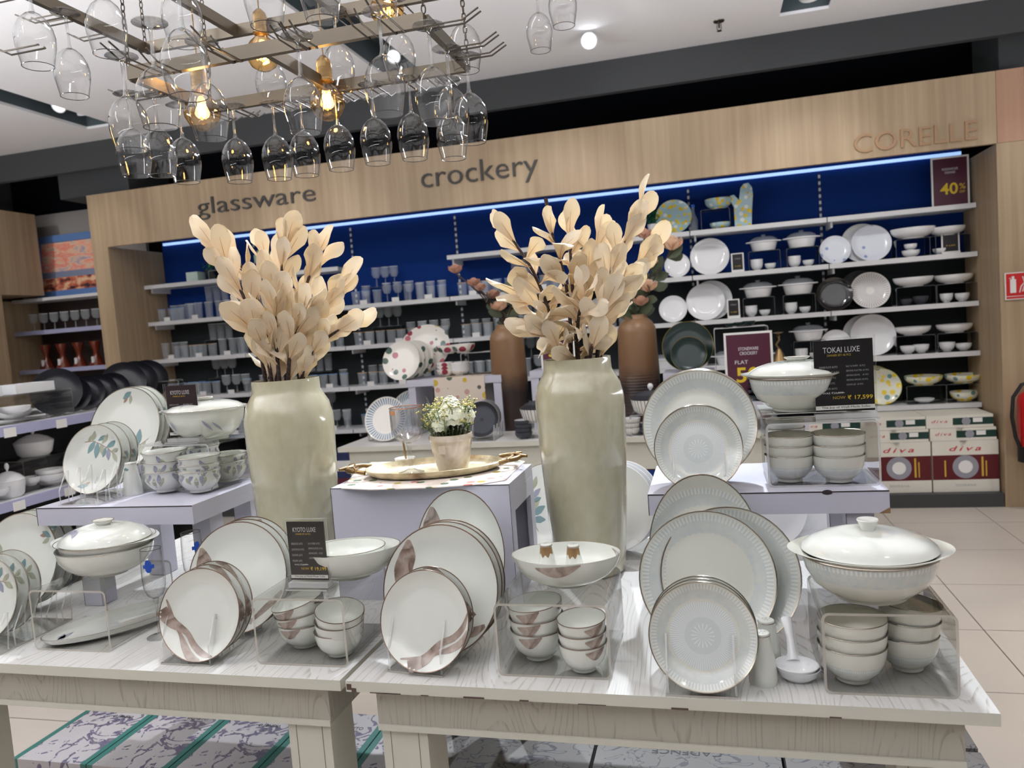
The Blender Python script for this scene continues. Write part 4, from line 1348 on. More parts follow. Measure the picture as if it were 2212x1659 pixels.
def tall_vase(label, loc, s=1.0):
    t = thing('tall_ceramic_vase', label, 'vase', loc, 0)
    pr_ = [(.0001, 0), (.084, 0), (.092, .006), (.098, .05), (.108, .18), (.116, .34), (.119, .44), (.118, .475), (.110, .51), (.097, .533), (.0905, .546), (.0900, .572), (.0895, .577), (.082, .577), (.081, .55), (.09, .52), (.105, .46), (.10, .3), (.08, .05), (.0001, .03)]
    M().lathe([(r * s, z * s) for r, z in pr_], 72).obj('vase_body', vase_m, t, ang=60)
    return t
VR = Vector((-.340, 2.035, ZT)); VL = Vector((-1.118, 1.885, ZT))
tall_vase('tall olive-cream glazed vase on the right table, right of the block', VR + Vector((0, 0, .0005)))
tall_vase('tall olive-cream glazed vase on the left table, left of the block', VL + Vector((0, 0, .0005)))

leafm = mat('dried_leaf_cream', (238, 224, 198), 0.6)
n = N(leafm); co = n.co('Generated'); x, y, z = n.xyz(co)
oc = n.co('Object')
c = n.ramp(z, [(0.0, (240, 204, 166)), (.35, (244, 224, 194)), (.8, (244, 238, 224))])
nz = n.noise(n.mapping(oc, (160, 160, 30)), 1, 2)
n.color(n.mix(n.math('MULTIPLY', nz, .25), c, (226, 208, 182)))
n.b.inputs['Subsurface Weight'].default_value = 0.0
tl = n.new('ShaderNodeBsdfTranslucent'); tl.inputs[0].default_value = (*lin((250, 236, 206)), 1)
ms = n.new('ShaderNodeMixShader'); ms.inputs[0].default_value = .35
out = [q for q in n.t.nodes if q.type == 'OUTPUT_MATERIAL'][0]
n.t.links.new(n.b.outputs[0], ms.inputs[1]); n.t.links.new(tl.outputs[0], ms.inputs[2]); n.t.links.new(ms.outputs[0], out.inputs[0])
vein_m = mat('leaf_vein', (206, 176, 138), 0.7)
stem_m = mat('wrapped_dark_stem', (52, 34, 30), 0.7)
n = N(stem_m); co = n.co(); x, y, z = n.xyz(co)
w = n.math('GREATER_THAN', n.math('FRACT', n.math('ADD', n.math('MULTIPLY', z, 70), n.math('MULTIPLY', x, 60))), .93)
n.color(n.mix(w, (46, 30, 28), (112, 78, 58)))

def leaf_mesh(i, curl):
    """obovate leaf along +z, facing -y; curl bends, twists and cups it"""
    r = random.Random(50 + i)
    L, W = 1.0, r.uniform(.40, .50)
    tw = r.uniform(-.5, .5) + curl * r.uniform(-1.6, 1.6); bend = r.uniform(-.25, .35) + curl * r.uniform(-.9, 1.2); cup = r.uniform(.10, .35)
    wav = r.uniform(.01, .035); ph = r.uniform(0, 6)
    nu, nv = 16, 8
    vs = []
    x = 0; z = 0; yy = 0; ang = 0
    spine = []
    for a in range(nu + 1):
        u = a / nu
        spine.append((yy, z, ang)); ang = bend * u * 1.4
        yy += -math.sin(ang) / nu; z += math.cos(ang) / nu
    for a in range(nu + 1):
        u = a / nu
        w = W * (.10 + .90 * min(1, u / .62) ** 1.25) / 2
        if u > .62: w *= max(.04, 1 - ((u - .62) / .385) ** 2.3) ** .5
        sy, sz, an = spine[a]; t_ = tw * u
        for b in range(nv + 1):
            v = b / nv * 2 - 1
            lx = v * w; ly = -cup * w * (v * v) + wav * math.sin(ph + u * 11 + v * 2) * abs(v)
            X = lx * math.cos(t_) - ly * math.sin(t_); Yl = lx * math.sin(t_) + ly * math.cos(t_)
            vs.append((X, sy + Yl * math.cos(an), sz + Yl * math.sin(an)))
    fs = []
    for a in range(nu):
        for b in range(nv):
            k = a * (nv + 1) + b
            fs.append((k, k + 1, k + nv + 2, k + nv + 1))
    nn = len(vs)
    th = .010
    mb = M(); mb.add(vs, fs, 0)
    mb.add([(p[0], p[1] + th, p[2]) for p in vs], [tuple(reversed(f)) for f in fs], 0)
    # close the edge
    ring = [a * (nv + 1) for a in range(nu + 1)] + [nu * (nv + 1) + b for b in range(1, nv + 1)] + [a * (nv + 1) + nv for a in range(nu - 1, -1, -1)]
    for q in range(len(ring) - 1):
        a, b = ring[q], ring[q + 1]
        mb.f.append((b, a, a + nn, b + nn)); mb.mi.append(0)
    c0 = [vs[a * (nv + 1) + nv // 2] for a in range(1, nu - 4)]
    mb.tube([(p[0], p[1] - .004, p[2]) for p in c0], .008, 4, 1, rs=[.012 * (1 - q / len(c0) * .8) for q in range(len(c0))])
    return mb.mesh('leaf', [leafm, vein_m], ang=60)
LEAVES = [leaf_mesh(i, 0) for i in range(6)]; LCURL = [leaf_mesh(20 + i, 1) for i in range(6)]

def branch(label, base, tip, nl, curl, seed, group, size=(.092, .122), bowf=.05, droop=()):
    r = random.Random(seed); nl += 2
    base = Vector(base); tip = Vector(tip)
    t = thing('leaf_branch', label, 'dried branch', base, 0, group)
    d = tip - base; L = d.length
    side = Vector((d.x, d.y, 0))
    side = side.normalized() if side.length > .01 else Vector((1, 0, 0))
    pts = []
    for i in range(13):
        u = i / 12
        p = d * u - side * (math.sin(PI * u) * bowf * L) + Vector((0, 0, math.sin(PI * u) * .02))
        pts.append(p)
    low = [Vector((-side.x * .02, -side.y * .02, -.13))] + pts
    M().tube(low, .005, 8, rs=[.0055] + [.0058 - .0022 * i / 12 for i in range(13)]).obj('stem', stem_m, t)
    def P(u):
        k = min(int(u * 12), 11); f_ = u * 12 - k
        return pts[k].lerp(pts[k + 1], f_), (pts[k + 1] - pts[k]).normalized()
    a0 = r.uniform(0, 6.28)
    for i in range(nl):
        u = .02 + .97 * (i / (nl - 1)) ** .85
        p, dd = P(min(.999, u))
        phi = a0 + i * 2.4 + r.uniform(-.3, .3)
        open_ = r.uniform(.16, .52) if not curl else r.uniform(.40, 1.35)
        if i >= nl - 2: open_ = r.uniform(.05, .35)
        rad = Vector((math.cos(phi), math.sin(phi), 0))
        ldir = (dd * math.cos(open_) + rad * math.sin(open_)).normalized()
        # face of the leaf turned roughly towards the stem's outside
        zax = ldir
        yax = (rad - zax * rad.dot(zax))
        if yax.length < 1e-3: yax = Vector((0, -1, 0))
        yax = -yax.normalized()
        if r.random() < .6:
            f_ = Vector((.2, -1, 0)); f_ = (f_ - zax * f_.dot(zax)).normalized(); yax = -(f_ * .75 - yax * .25).normalized(); yax = (yax - zax * yax.dot(zax)).normalized()
        xax = yax.cross(zax)
        s_ = r.uniform(*size)
        o = bpy.data.objects.new('leaf', r.choice(LCURL if (curl and r.random() < .75) or r.random() < .12 else LEAVES))
        C.objects.link(o); o.parent = t
        mx = Matrix((xax, yax, zax)).transposed().to_4x4() @ Matrix.Diagonal((s_, s_, s_, 1))
        mx.translation = p
        o.matrix_local = mx
    return t

GL = None
Lt = [  # tip px, depth offset, leaves, label
    (462, 490, -.05, 11, 'leaf branch leaning farthest left in the left vase'),
    (512, 520, .03, 10, 'leaf branch second from the left in the left vase'),
    (566, 505, .06, 10, 'leaf branch left of centre at the back of the left vase'),
    (612, 482, -.01, 12, 'tallest central leaf branch in the left vase'),
    (680, 505, .02, 12, 'tall leaf branch right of centre in the left vase'),
    (722, 585, .00, 11, 'leaf branch leaning right in the left vase'),
    (733, 660, -.04, 8, 'lowest right-leaning leaf branch in the left vase'),
    (590, 600, -.09, 10, 'short leaf branch at the front centre of the left vase'),
    (650, 630, -.08, 9, 'short leaf branch at the front right of the left vase'),
    (540, 660, -.09, 8, 'short leaf branch at the front left of the left vase')]
top = VL + Vector((0, 0, .575))
for i, (px, py, dy, nl, lb) in enumerate(Lt):
    tip = atY(px, py, VL.y + dy)
    tip = tip - Vector((0, 0, .06))
    d = tip - top; base = top + Vector((max(-.055, min(.055, d.x * .30)), dy * .6, -.01))
    branch(lb, base, tip, nl, 0, 100 + i, None, bowf=.06)
Rt_ = [(1100, 470, -.04, 11, 1, 'leaf branch leaning farthest left in the right vase'),
    (1190, 470, -.06, 11, 1, 'tall bare-topped leaf branch at the front left of the right vase'),
    (1228, 475, .03, 9, 1, 'curly leaf branch just left of centre in the right vase'),
    (1290, 480, .05, 11, 0, 'leaf branch at the centre back of the right vase'),
    (1376, 425, -.02, 13, 0, 'tallest leaf branch, leaning right in the right vase'),
    (1392, 520, .05, 10, 0, 'leaf branch leaning farthest right in the right vase'),
    (1335, 585, -.08, 10, 0, 'short broad-leaved branch at the front right of the right vase'),
    (1255, 610, -.07, 9, 1, 'short curly branch at the front centre of the right vase'),
    (1130, 600, -.02, 10, 1, 'low curly branch spreading left in the right vase'),
    (1165, 680, -.09, 7, 0, 'lowest branch at the front left of the right vase')]
top = VR + Vector((0, 0, .575))
for i, (px, py, dy, nl, cu, lb) in enumerate(Rt_):
    tip = atY(px, py, VR.y + dy) - Vector((0, 0, .05))
    d = tip - top; base = top + Vector((max(-.055, min(.055, d.x * .30)), dy * .6, -.01))
    bt = branch(lb, base, tip, nl, cu, 300 + i, None, bowf=.06, size=(.092, .120))
    if i == 1: M().tube([tip - base, tip - base + Vector((-.004, 0, .05)), tip - base + Vector((-.010, 0, .10))], .0052, 8).obj('bare_stem_tip', stem_m, bt)
# a last loose leaf hanging over the rim at the right
# ------------------------------------------------------------------ tray, placemat, flower pot, goblet
mm = mat('floral_placemat', (226, 214, 204), 0.8)
n = N(mm); co = n.co()
vo = n.voro(n.mapping(co, (26, 26, 26)), 1)
msk = n.math('LESS_THAN', vo[0], .30)
c = n.mix(msk, (228, 216, 206), n.ramp(n.xyz(vo[1])[0], [(0, (90, 112, 84)), (.3, (176, 160, 70)), (.6, (190, 130, 120)), (.8, (120, 128, 96))], 'CONSTANT'))
n.color(c)
pl = [atZ(x, y, BKZ) for x, y in ((737, 1056), (800, 1059), (930, 1055), (1040, 1047), (1092, 1038), (1110, 1020), (1134, 998), (1100, 992), (800, 1000), (770, 1020))]
mb = M().prism([(p.x, p.y) for p in pl], 0, .0022)
tag(mb.obj('placemat', mm, None, smooth=False, loc=(0, 0, BKZ)), 'cream floral cloth placemat on top of the lilac block', 'placemat')
TZ = BKZ + .0025
tc = Vector((-.735, 1.950, TZ)); ta = math.radians(14)
t = thing('serving_tray', 'oval antique-gold tray with branch-shaped handles on the floral placemat', 'tray', tc, ta)
tray_m = mat('antique_cream_tray', (206, 192, 156), 0.28, metal=.35)
n = N(tray_m); nz = n.noise(n.co(), 14, 4, .6); n.color(n.ramp(nz, [(.35, (150, 134, 104)), (.55, (214, 202, 168))]))
prof = [(.0001, 0), (.80, 0), (.9, .004), (.97, .012), (1.0, .021), (.985, .0225), (.93, .013), (.86, .006), (.8, .0035), (.0001, .003)]
mb = M().lathe(prof, 64); mb.v = [(x * .188, y * .118, z) for x, y, z in mb.v]
mb.obj('tray_dish', tray_m, t, ang=50)
for s_ in (-1, 1):
    mb = M()
    A = [(.178, -.05, .020), (.20, -.045, .024), (.225, -.030, .025), (.238, 0, .026), (.225, .03, .025), (.20, .045, .024), (.178, .05, .020)]
    mb.tube([(s_ * x, y, z) for x, y, z in A], .006, 8, rs=[.007, .006, .0075, .006, .0075, .006, .007])
    mb.tube([(s_ * .20, -.05, .026), (s_ * .215, -.02, .029), (s_ * .21, .01, .028), (s_ * .226, .042, .028)], .005, 8, rs=[.005, .006, .005, .004])
    mb.tube([(s_ * .236, -.005, .028), (s_ * .252, -.02, .028)], .005, 8, rs=[.006, .004])
    mb.tube([(s_ * .222, .032, .028), (s_ * .238, .045, .027)], .005, 8, rs=[.006, .004])
    mb.obj('branch_handle', brass, t, ang=70)
TT = TZ + .0042
p = atZ(968, 1024, TT)
pot = Vector((p.x, p.y + .045, TT))
t = thing('flower_pot', 'cream glazed flower pot of white flowers standing on the oval tray', 'potted plant', pot, 0)
pm_ = mat('cream_pot_glaze', (218, 204, 186), 0.16, coat=.7)
n = N(pm_); nz = n.noise(n.co(), 12, 3, .6, .8); n.color(n.ramp(nz, [(.35, (200, 182, 160)), (.6, (226, 214, 198))]))
k = 1.0
M().lathe([(.0001, 0), (.037, 0), (.040, .003), (.047, .03), (.053, .062), (.0555, .082), (.058, .084), (.0595, .092), (.058, .100), (.054, .101), (.052, .094), (.05, .085), (.0001, .08)], 56).obj('pot', pm_, t, ang=60)
M().obox((-.006, -.0555, .066), (.009, 0, 0), (0, .005, 0), (0, 0, .011)).obj('pot_lug', pm_, t)
M().lathe([(.05, .086), (.0001, .088)], 24).obj('soil', mat('dark_soil', (70, 60, 50), .9), t)
rnd = random.Random(5)
petal = mat('white_green_petal', (236, 238, 214), 0.6)
green = mat('sprig_green', (104, 122, 66), 0.6); dgreen = mat('stem_dark_green', (62, 74, 50), 0.6); ybud = mat('yellow_bud', (206, 190, 96), 0.6)
mb = M()
for (fx, fy, fz, R) in ((-.028, -.015, .148, .028), (.020, -.024, .156, .036), (.0, .02, .168, .036), (.045, .01, .150, .028), (-.016, -.03, .135, .028), (-.04, .015, .150, .028)):
    for ring, (cnt, rr, zz, tilt) in enumerate(((6, .3, .75, .4), (8, .65, .45, .8), (9, .95, .05, 1.2), (9, .9, -.4, 1.7))):
        for j in range(cnt):
            a = 2 * PI * j / cnt + ring * .5 + rnd.uniform(-.1, .1)
            c = Vector((fx + math.cos(a) * R * rr * .8, fy + math.sin(a) * R * rr * .8, fz + R * zz))
            nrm = Vector((math.cos(a) * math.sin(tilt), math.sin(a) * math.sin(tilt), math.cos(tilt)))
            tg = Vector((-math.sin(a), math.cos(a), 0)); bt = nrm.cross(tg)
            q = R * .42
            vs = [c + tg * (q * math.cos(u)) + bt * (q * 1.1 * math.sin(u)) + nrm * (-.22 * q * (1 if i_ % 2 else .6)) for i_, u in enumerate([2 * PI * w_ / 8 for w_ in range(8)])] + [c + nrm * .1 * q]
            mb.add(vs, [(i_, (i_ + 1) % 8, 8) for i_ in range(8)])
o = mb.obj('flower_heads', petal, t, ang=80)
mb = M()
for j in range(46):
    a = rnd.uniform(0, 2 * PI); r0 = rnd.uniform(.012, .044); r1 = r0 + rnd.uniform(.012, .036); h = rnd.uniform(.03, .085)
    b0 = Vector((math.cos(a) * r0, math.sin(a) * r0, .086)); b1 = Vector((math.cos(a) * r1, math.sin(a) * r1, .086 + h))
    mb.tube([b0, (b0 + b1) / 2 + Vector((0, 0, .008)), b1], .0011, 4, 1 if j % 3 else 0)
    for q in range(4):
        e = b1 + Vector((rnd.uniform(-.018, .018), rnd.uniform(-.018, .018), rnd.uniform(.0, .024)))
        mb.tube([b1, e], .0007, 3, 0)
        for w_ in range(3):
            e2 = e + Vector((rnd.uniform(-.006, .006), rnd.uniform(-.006, .006), rnd.uniform(0, .006)))
            mb.obox(e2, (.0014, 0, 0), (0, .0014, .0005), (0, -.0003, .0014), 2 if w_ else 0)
        d_ = Vector((rnd.uniform(-1, 1), rnd.uniform(-1, 1), rnd.uniform(-.2, 1))).normalized()
        m0 = b0.lerp(b1, rnd.uniform(.4, 1))
        sd = d_.cross(Vector((0, 0, 1))).normalized() * .0032
        mb.add([m0, m0 + d_ * .008 + sd, m0 + d_ * .017, m0 + d_ * .008 - sd], [(0, 1, 2, 3)], 0)
for j in range(26):
    a = rnd.uniform(0, 2 * PI); r0 = rnd.uniform(0, .045)
    mb.tube([(math.cos(a) * r0, math.sin(a) * r0, .086), (math.cos(a) * r0 * .9, math.sin(a) * r0 * .9, .13)], .0011, 4, 1)
mb.obj('greenery', [green, dgreen, ybud], t, smooth=False)

p = atZ(880, 1026, TT)
gob = Vector((p.x, p.y + .03, TT))
t = thing('cut_glass_goblet', 'cut-glass coupe goblet with a copper rim standing on the oval tray', 'glass', gob, 0)
nn = 48
def cut(i, th):
    if 4 <= i <= 7: return 1 + .018 * (1 if int(th / (2 * PI) * 96) % 2 else -1)
    if 1 <= i <= 3: return 1 + .03 * math.sin(th * 20 + (i % 2) * PI)
    return 1
gp = [(.006, .080), (.022, .086), (.036, .098), (.0425, .112), (.0435, .116), (.0442, .135), (.0445, .155), (.0445, .172), (.0448, .178)]
cg = clear('cut_glass', (248, 248, 250), .14, .35, .03, (215, 215, 220))
M().lathe(gp, 96, rf=cut).lathe([(.042, .178), (.0415, .12), (.034, .103), (.0001, .092)], 48).obj('goblet_bowl', cg, t, smooth=False)
M().torus(.0448, .0010, .178, 56).obj('copper_rim', mat('copper_rim', (168, 112, 72), .25, metal=1.0), t)
M().lathe([(.036, 0), (.0365, .0015), (.02, .006), (.007, .012), (.0055, .02), (.006, .04), (.0078, .052), (.006, .062), (.0055, .072), (.008, .081), (.0001, .084)], 10).obj('stem', cg, t, ang=10)
mb = M(); k = 0
for i in range(7):
    a = -PI / 2 - .75 + .42 * i / 6
    for z_ in (.162, .173): mb.v.append((.0462 * math.cos(a), .0462 * math.sin(a), z_))
for i in range(6): mb.f.append((2 * i, 2 * i + 2, 2 * i + 3, 2 * i + 1)); mb.mi.append(0)
mb.obj('sticker', mat('orange_sticker', (206, 140, 100), .5), t)

p = atZ(857, 1008, BKZ)
t = thing('brass_candle_stick', 'thin brass rod rising from a white saucer behind the goblet', 'candle holder', (p.x, p.y + .065, BKZ + .0025), 0)
M().lathe([(.0001, 0), (.022, 0), (.030, .008), (.031, .012), (.028, .012), (.02, .004), (.0001, .003)], 28).obj('saucer', china, t)
M().tube([(.004, 0, .003), (-.001, 0, .062)], .0028, 10).obj('rod', brass, t)

# ------------------------------------------------------------------ boxes stacked on the floor under the tables
vb = mat('violet_flower_box_print', (150, 146, 148), 0.45)
n = N(vb); co = n.co()
nz = n.noise(n.mapping(co, (9, 9, 9)), 1, 2, .5, 1.2)
d1 = n.noise(n.mapping(co, (42, 42, 42)), 1, 3, .6, .4)
rdg = n.math('SUBTRACT', .5, n.math('ABSOLUTE', n.math('SUBTRACT', nz, .5)))
msk = n.math('MULTIPLY', n.math('GREATER_THAN', rdg, .462), n.math('GREATER_THAN', d1, .44))
n.color(n.mix(msk, (158, 154, 155), n.ramp(d1, [(.45, (68, 62, 92)), (.65, (104, 98, 106))])))
teal = mat('teal_box_edge', (40, 96, 88), .45)
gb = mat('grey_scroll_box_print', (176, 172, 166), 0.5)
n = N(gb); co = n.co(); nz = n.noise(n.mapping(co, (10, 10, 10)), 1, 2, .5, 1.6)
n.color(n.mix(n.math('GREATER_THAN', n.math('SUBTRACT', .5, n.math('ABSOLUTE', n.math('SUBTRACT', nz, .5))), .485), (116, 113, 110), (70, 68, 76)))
WHO = ['leftmost', 'second from the left', 'third from the left', 'fourth from the left', 'fifth from the left']
for lv in range(2):
    for i in range(5):
        x0 = -2.295 + i * .296; z0 = lv * .1
        t = thing('gift_box', '%s violet-flowered gift box in the %s layer under the left table' % (WHO[i], ('lower', 'top')[lv]), 'box', (x0 + .146, 2.15 + .0 * lv, z0 + .001), 0, None)
        M().box(-.145, .145, -.20, .20, 0, .0975).obj('carton', vb, t, smooth=False)
        M().box(-.1458, -.125, -.2008, .2008, .0, .0983).obj('edge_band', teal, t, smooth=False)
        M().box(.125, .1458, -.2008, .2008, 0, .0983).obj('edge_band', teal, t, smooth=False)
        if lv:
            text('V\nVIGNETO', txt_black, width=.085, height=.04, parent=t, loc=(.04, .10, .0976), rot=(0, 0, PI if i % 2 == 0 else 0), align='CENTER', ext=.0005)
for i in range(3):
    t = thing('dinner_set_box', '%s dark-shadowed scroll-print box under the right table' % WHO[i], 'box', (-.66 + i * .535, 2.13, .001), 0)
    M().box(-.262, .262, -.17, .17, 0, .215).obj('carton', gb, t, smooth=False)
    M().box(-.263, .263, -.171, -.17, .10, .104).box(-.263, .263, -.1705, .1705, .19, .1915).obj('lid_line', black, t, smooth=False)
    if i == 1:
        text('CADENCE', txt_black, width=.20, height=.026, parent=t, loc=(-.0, .09, .2152), rot=(0, 0, PI), align='CENTER', ext=.0005)
for i in range(3):
    t = thing('dinner_set_box', '%s scroll-print box of the rear row under the right table' % WHO[i], 'box', (-.66 + i * .535, 2.49, .001), 0)
    M().box(-.262, .262, -.17, .17, 0, .215).obj('carton', gb, t, smooth=False)
    M().box(-.263, .263, -.171, -.17, .10, .104).obj('lid_line', black, t, smooth=False)

# ------------------------------------------------------------------ wine glasses hung from the ceiling racks
def wine_glass():
    t = thing('wine_glass', '', 'glass')
    # hangs upside down: foot at z=0, rim at z=-.205
    M().lathe([(.0001, -.088), (.006, -.089), (.017, -.095), (.030, -.108), (.0395, -.127), (.0435, -.147), (.0425, -.168), (.038, -.190), (.0335, -.212)], 44).obj('bowl', glass, t, ang=80)
    M().torus(.0335, .0009, -.212, 44).obj('rim', glass_rim, t)
    M().lathe([(.0355, .0012), (.0358, -.0006), (.022, -.0028), (.008, -.0065), (.0042, -.014), (.0038, -.05), (.0045, -.08), (.007, -.090), (.0001, -.092)], 32).lathe([(.0001, .0005), (.0355, .0012)], 32).obj('stem_and_foot', glass_solid, t, ang=70)
    return t
WG = Proto(wine_glass)
R1, R2 = 2.19, 2.405
def rack(label, x0, x1, y0, y1, z, mids, loc_extra=()):
    t = thing('hanging_glass_rack', label, 'glass rack', ((x0 + x1) / 2, (y0 + y1) / 2, z), 0)
    cx, cy = (x0 + x1) / 2, (y0 + y1) / 2
    bw, bh = .004, .016
    for (a, b, c, d) in ((x0, x1, y0, y0), (x0, x1, y1, y1)):
        M().box(a - cx, b - cx, c - cy - bw * 2, c - cy + bw * 2, -bh, bh).obj('frame_bar', steel, t, smooth=False)
    for xx in [x0, x1] + mids:
        M().box(xx - cx - bw * 2, xx - cx + bw * 2, y0 - cy + .008, y1 - cy - .008, -bh + .001, bh - .001).obj('frame_bar', steel, t, smooth=False)
    return t, cx, cy

def hook(t, cx, cy, x, y, dx, dy, L=.115):
    """a pair of rods welded under the bar at x, y that reach out in direction dx, dy"""
    for s_ in (-1, 1):
        ox, oy = -dy * s_ * .011, dx * s_ * .011
        P = [(x - cx + ox * 0.6, y - cy + oy * .6, -.017), (x - cx + ox, y - cy + oy, -.0185), (x - cx + ox + dx * L * .7, y - cy + oy + dy * L * .7, -.0185), (x - cx + ox + dx * L, y - cy + oy + dy * L, -.0185 + .020)]
        M().tube(P, .0022, 6).obj('hook_rod', dark_metal, t)

def chain(t, p0, p1, r=.008):
    p0 = Vector(p0); p1 = Vector(p1); d = p1 - p0; n_ = int(d.length / (r * 2.1)); mb = M()
    for i in range(n_):
        c = p0 + d * ((i + .5) / n_)
        ax = (Vector((1, 0, 0)), Vector((0, 1, 0)))[i % 2]
        pts = [c + ax * (r * .62 * math.cos(a)) + d.normalized() * (r * 1.35 * math.sin(a)) for a in [2 * PI * k / 8 for k in range(9)]]
        mb.tube(pts, .0017, 4, cap=False)
    mb.obj('chain', dark_metal, t)

def bulb(t, c, cord_top, cx, cy, cz, lbl=None):
    """pendant bulb hung inside a rack"""
    x, y, z = c[0] - cx, c[1] - cy, c[2] - cz
    h = M().lathe([(.0001, .125), (.007, .124), (.018, .112), (.0205, .100), (.0205, .062), (.022, .060), (.022, .056), (.0001, .056)], 28)
    for k in range(9): h.torus(.0206, .0006, .066 + k * .0032, 24)
    h.xf(Matrix.Translation((x, y, z))); o = h.obj('lamp_holder', brass, t, ang=50)
    M().tube([(x, y, z + .124), (x, y, cord_top - cz)], .0018, 6).obj('cord', mat('gold_cord', (150, 120, 78), .6), o)
    g = M().lathe([(.0001, -.0475), (.018, -.0445), (.034, -.0335), (.0455, -.012), (.0475, .0), (.045, .014), (.034, .032), (.019, .046), (.0145, .057)], 36)
    g.xf(Matrix.Translation((x, y, z))); b = g.obj('bulb', amber, o, ang=80)
    f = M()
    for k in range(4):
        a = k * PI / 2 + .4
        f.tube([(x + .007 * math.cos(a), y + .007 * math.sin(a), z - .012), (x + .009 * math.cos(a), y + .009 * math.sin(a), z + .022)], .0022, 6)
    f.obj('filament', filament, o)
    l = bpy.data.lights.new('bulb_light', 'POINT'); l.energy = 1.3; l.color = (1, .72, .38); l.shadow_soft_size = .02
    lo = bpy.data.objects.new('bulb_light', l); lo.location = (x, y, z); lo.parent = t; C.objects.link(lo)

ra, cx, cy = rack('lower brass-lit steel rack of hanging wine glasses and filament bulbs', -1.357, -.575, 1.70, 2.03, R1, [-.975])
GH = []   # glasses on the lower rack: (px, py of bowl centre, label, dx, dy)
for a in ((450, 235, 'wine glass hanging in front of the left glowing bulb', 0, -1),
          (655, 222, 'wine glass hanging at the front just left of the right glowing bulb', 0, -1),
          (831, 178, 'large-looking wine glass hanging at the front right of the lower rack', 0, -1),
          (278, 262, 'wine glass at the front left corner of the lower rack', 0, -1),
          (345, 325, 'wine glass hanging at the back left of the lower rack, second from left', -1, 0),
          (289, 325, 'wine glass at the far left, behind the front corner glass', -1, 0),
          (399, 342, 'wine glass in the back row, left of the two gaps, below the left bulb', 0, 1),
          (513, 342, 'lone wine glass in the back row between the two bulbs', 0, 1),
          (599, 336, 'wine glass in the back row, partly behind its right neighbour', 0, 1),
          (658, 328, 'wine glass in the back row directly below the front middle glass', 0, 1),
          (733, 314, 'wine glass in the back row right below the right bulb', 0, 1),
          (812, 300, 'wine glass in the back row under the large front right glass', 0, 1),
          (892, 290, 'wine glass in the back row nearest to the right corner cluster', 0, 1),
          (937, 200, 'left wine glass of the right-hand cluster on the lower rack', 1, 0),
          (975, 238, 'middle wine glass of the right-hand cluster on the lower rack', 1, 0),
          (1017, 250, 'right wine glass of the right-hand cluster on the lower rack', 1, 0),
          (976, 290, 'faint wine glass lowest in the right-hand cluster', 0, 1),
          (400, 130, 'wine glass high behind the left lamp holder', 0, 1),
          (340, 205, 'small-looking wine glass behind the lower rack left corner', -1, 0)):
    px, py, lb, dx, dy = a
    p = atZ(px, py, R1 - .16)
    WG((p.x, p.y, R1 - .0145), random.uniform(0, 6), lb, 'glass')
    if dx == 0 and dy == -1: hook(ra, cx, cy, p.x, 1.70, 0, -1, max(.1, 1.70 - p.y + .05))
    elif dx == 0: hook(ra, cx, cy, max(-1.35, min(-.58, p.x)), 2.03, 0, 1, .13)
    elif dx == 1: hook(ra, cx, cy, -.575, p.y, 1, 0, .13)
    else: hook(ra, cx, cy, -1.357, min(2.02, p.y), -1, 0, .13)
for x in (-1.22, -1.05, -.70, -.88): hook(ra, cx, cy, x, 1.70, 0, -1, .12)
for x in (-1.27, -1.12, -.95, -.68): hook(ra, cx, cy, x, 2.03, 0, 1, .10)
# bulbs
bl = []
for (px, py, t_) in ((437, 243, 2.06), (707, 222, 2.10)):
    c = EYE + ray(px, py) * t_
    bulb(ra, c, 3.2, cx, cy, R1)
for (px, py, w) in ((0, 0, 0),): pass
rb, dx_, dy_ = rack('upper steel rack of hanging wine glasses near the top left of the photo', -1.585, -.62, 1.56, 2.07, R2, [-1.275, -.95])
for (px, py, t_) in ((568, 117, 2.2), (836, 22, 2.15)):
    c = EYE + ray(px, py) * t_
    bulb(rb, c, 3.3, dx_, dy_, R2)
for a in ((75, 80, 'wine glass at the far top left corner of the photo', -1, 0),
          (155, 152, 'wine glass hanging second from the left below the upper rack', -1, 0),
          (229, 52, 'wine glass left of the chain under the upper rack', -1, 0),
          (392, 30, 'wine glass right of the chain at the top of the photo', 0, 1),
          (1004, 98, 'wine glass behind the right-hand hooks at the end of the upper rack', 1, 0),
          (585, 175, 'wine glass below the upper middle bulb', 0, 1),
          (731, 140, 'wine glass behind the right glowing bulb holder', 0, 1),
          (862, 115, 'wine glass behind the large front right glass', 0, 1),
          (570, -12, 'wine glass cut by the top edge above the upper middle bulb', 0, -1),
          (690, -25, 'wine glass almost out of the photo at the top centre', 0, -1)):
    px, py, lb, dx, dy = a
    p = atZ(px, py, R2 - .16)
    WG((p.x, p.y, R2 - .0145), random.uniform(0, 6), lb, 'glass')
    if dx == 0 and dy == -1: hook(rb, dx_, dy_, max(-1.5, min(-.65, p.x)), 1.56, 0, -1, .12)
    elif dx == 0: hook(rb, dx_, dy_, max(-1.5, min(-.65, p.x)), 2.07, 0, 1, .12)
    elif dx == 1: hook(rb, dx_, dy_, -.62, 2.0, 1, 0, .13)
    else: hook(rb, dx_, dy_, -1.585, max(1.6, min(2.0, p.y)), -1, 0, .13)
for y in (1.62, 1.78, 1.90): hook(rb, dx_, dy_, -1.585, y, -1, 0, .11)
for x in (-1.4, -1.1, -.8): hook(rb, dx_, dy_, x, 2.07, 0, 1, .10)
for (x, y) in ((-1.357, 1.70), (-1.357, 2.03), (-.575, 1.70), (-.575, 2.03)):
    chain(ra, (x - cx, y - cy, .016), (x - cx + (.02 if x < -1 else -.02), y - cy, 3.35 - R1))
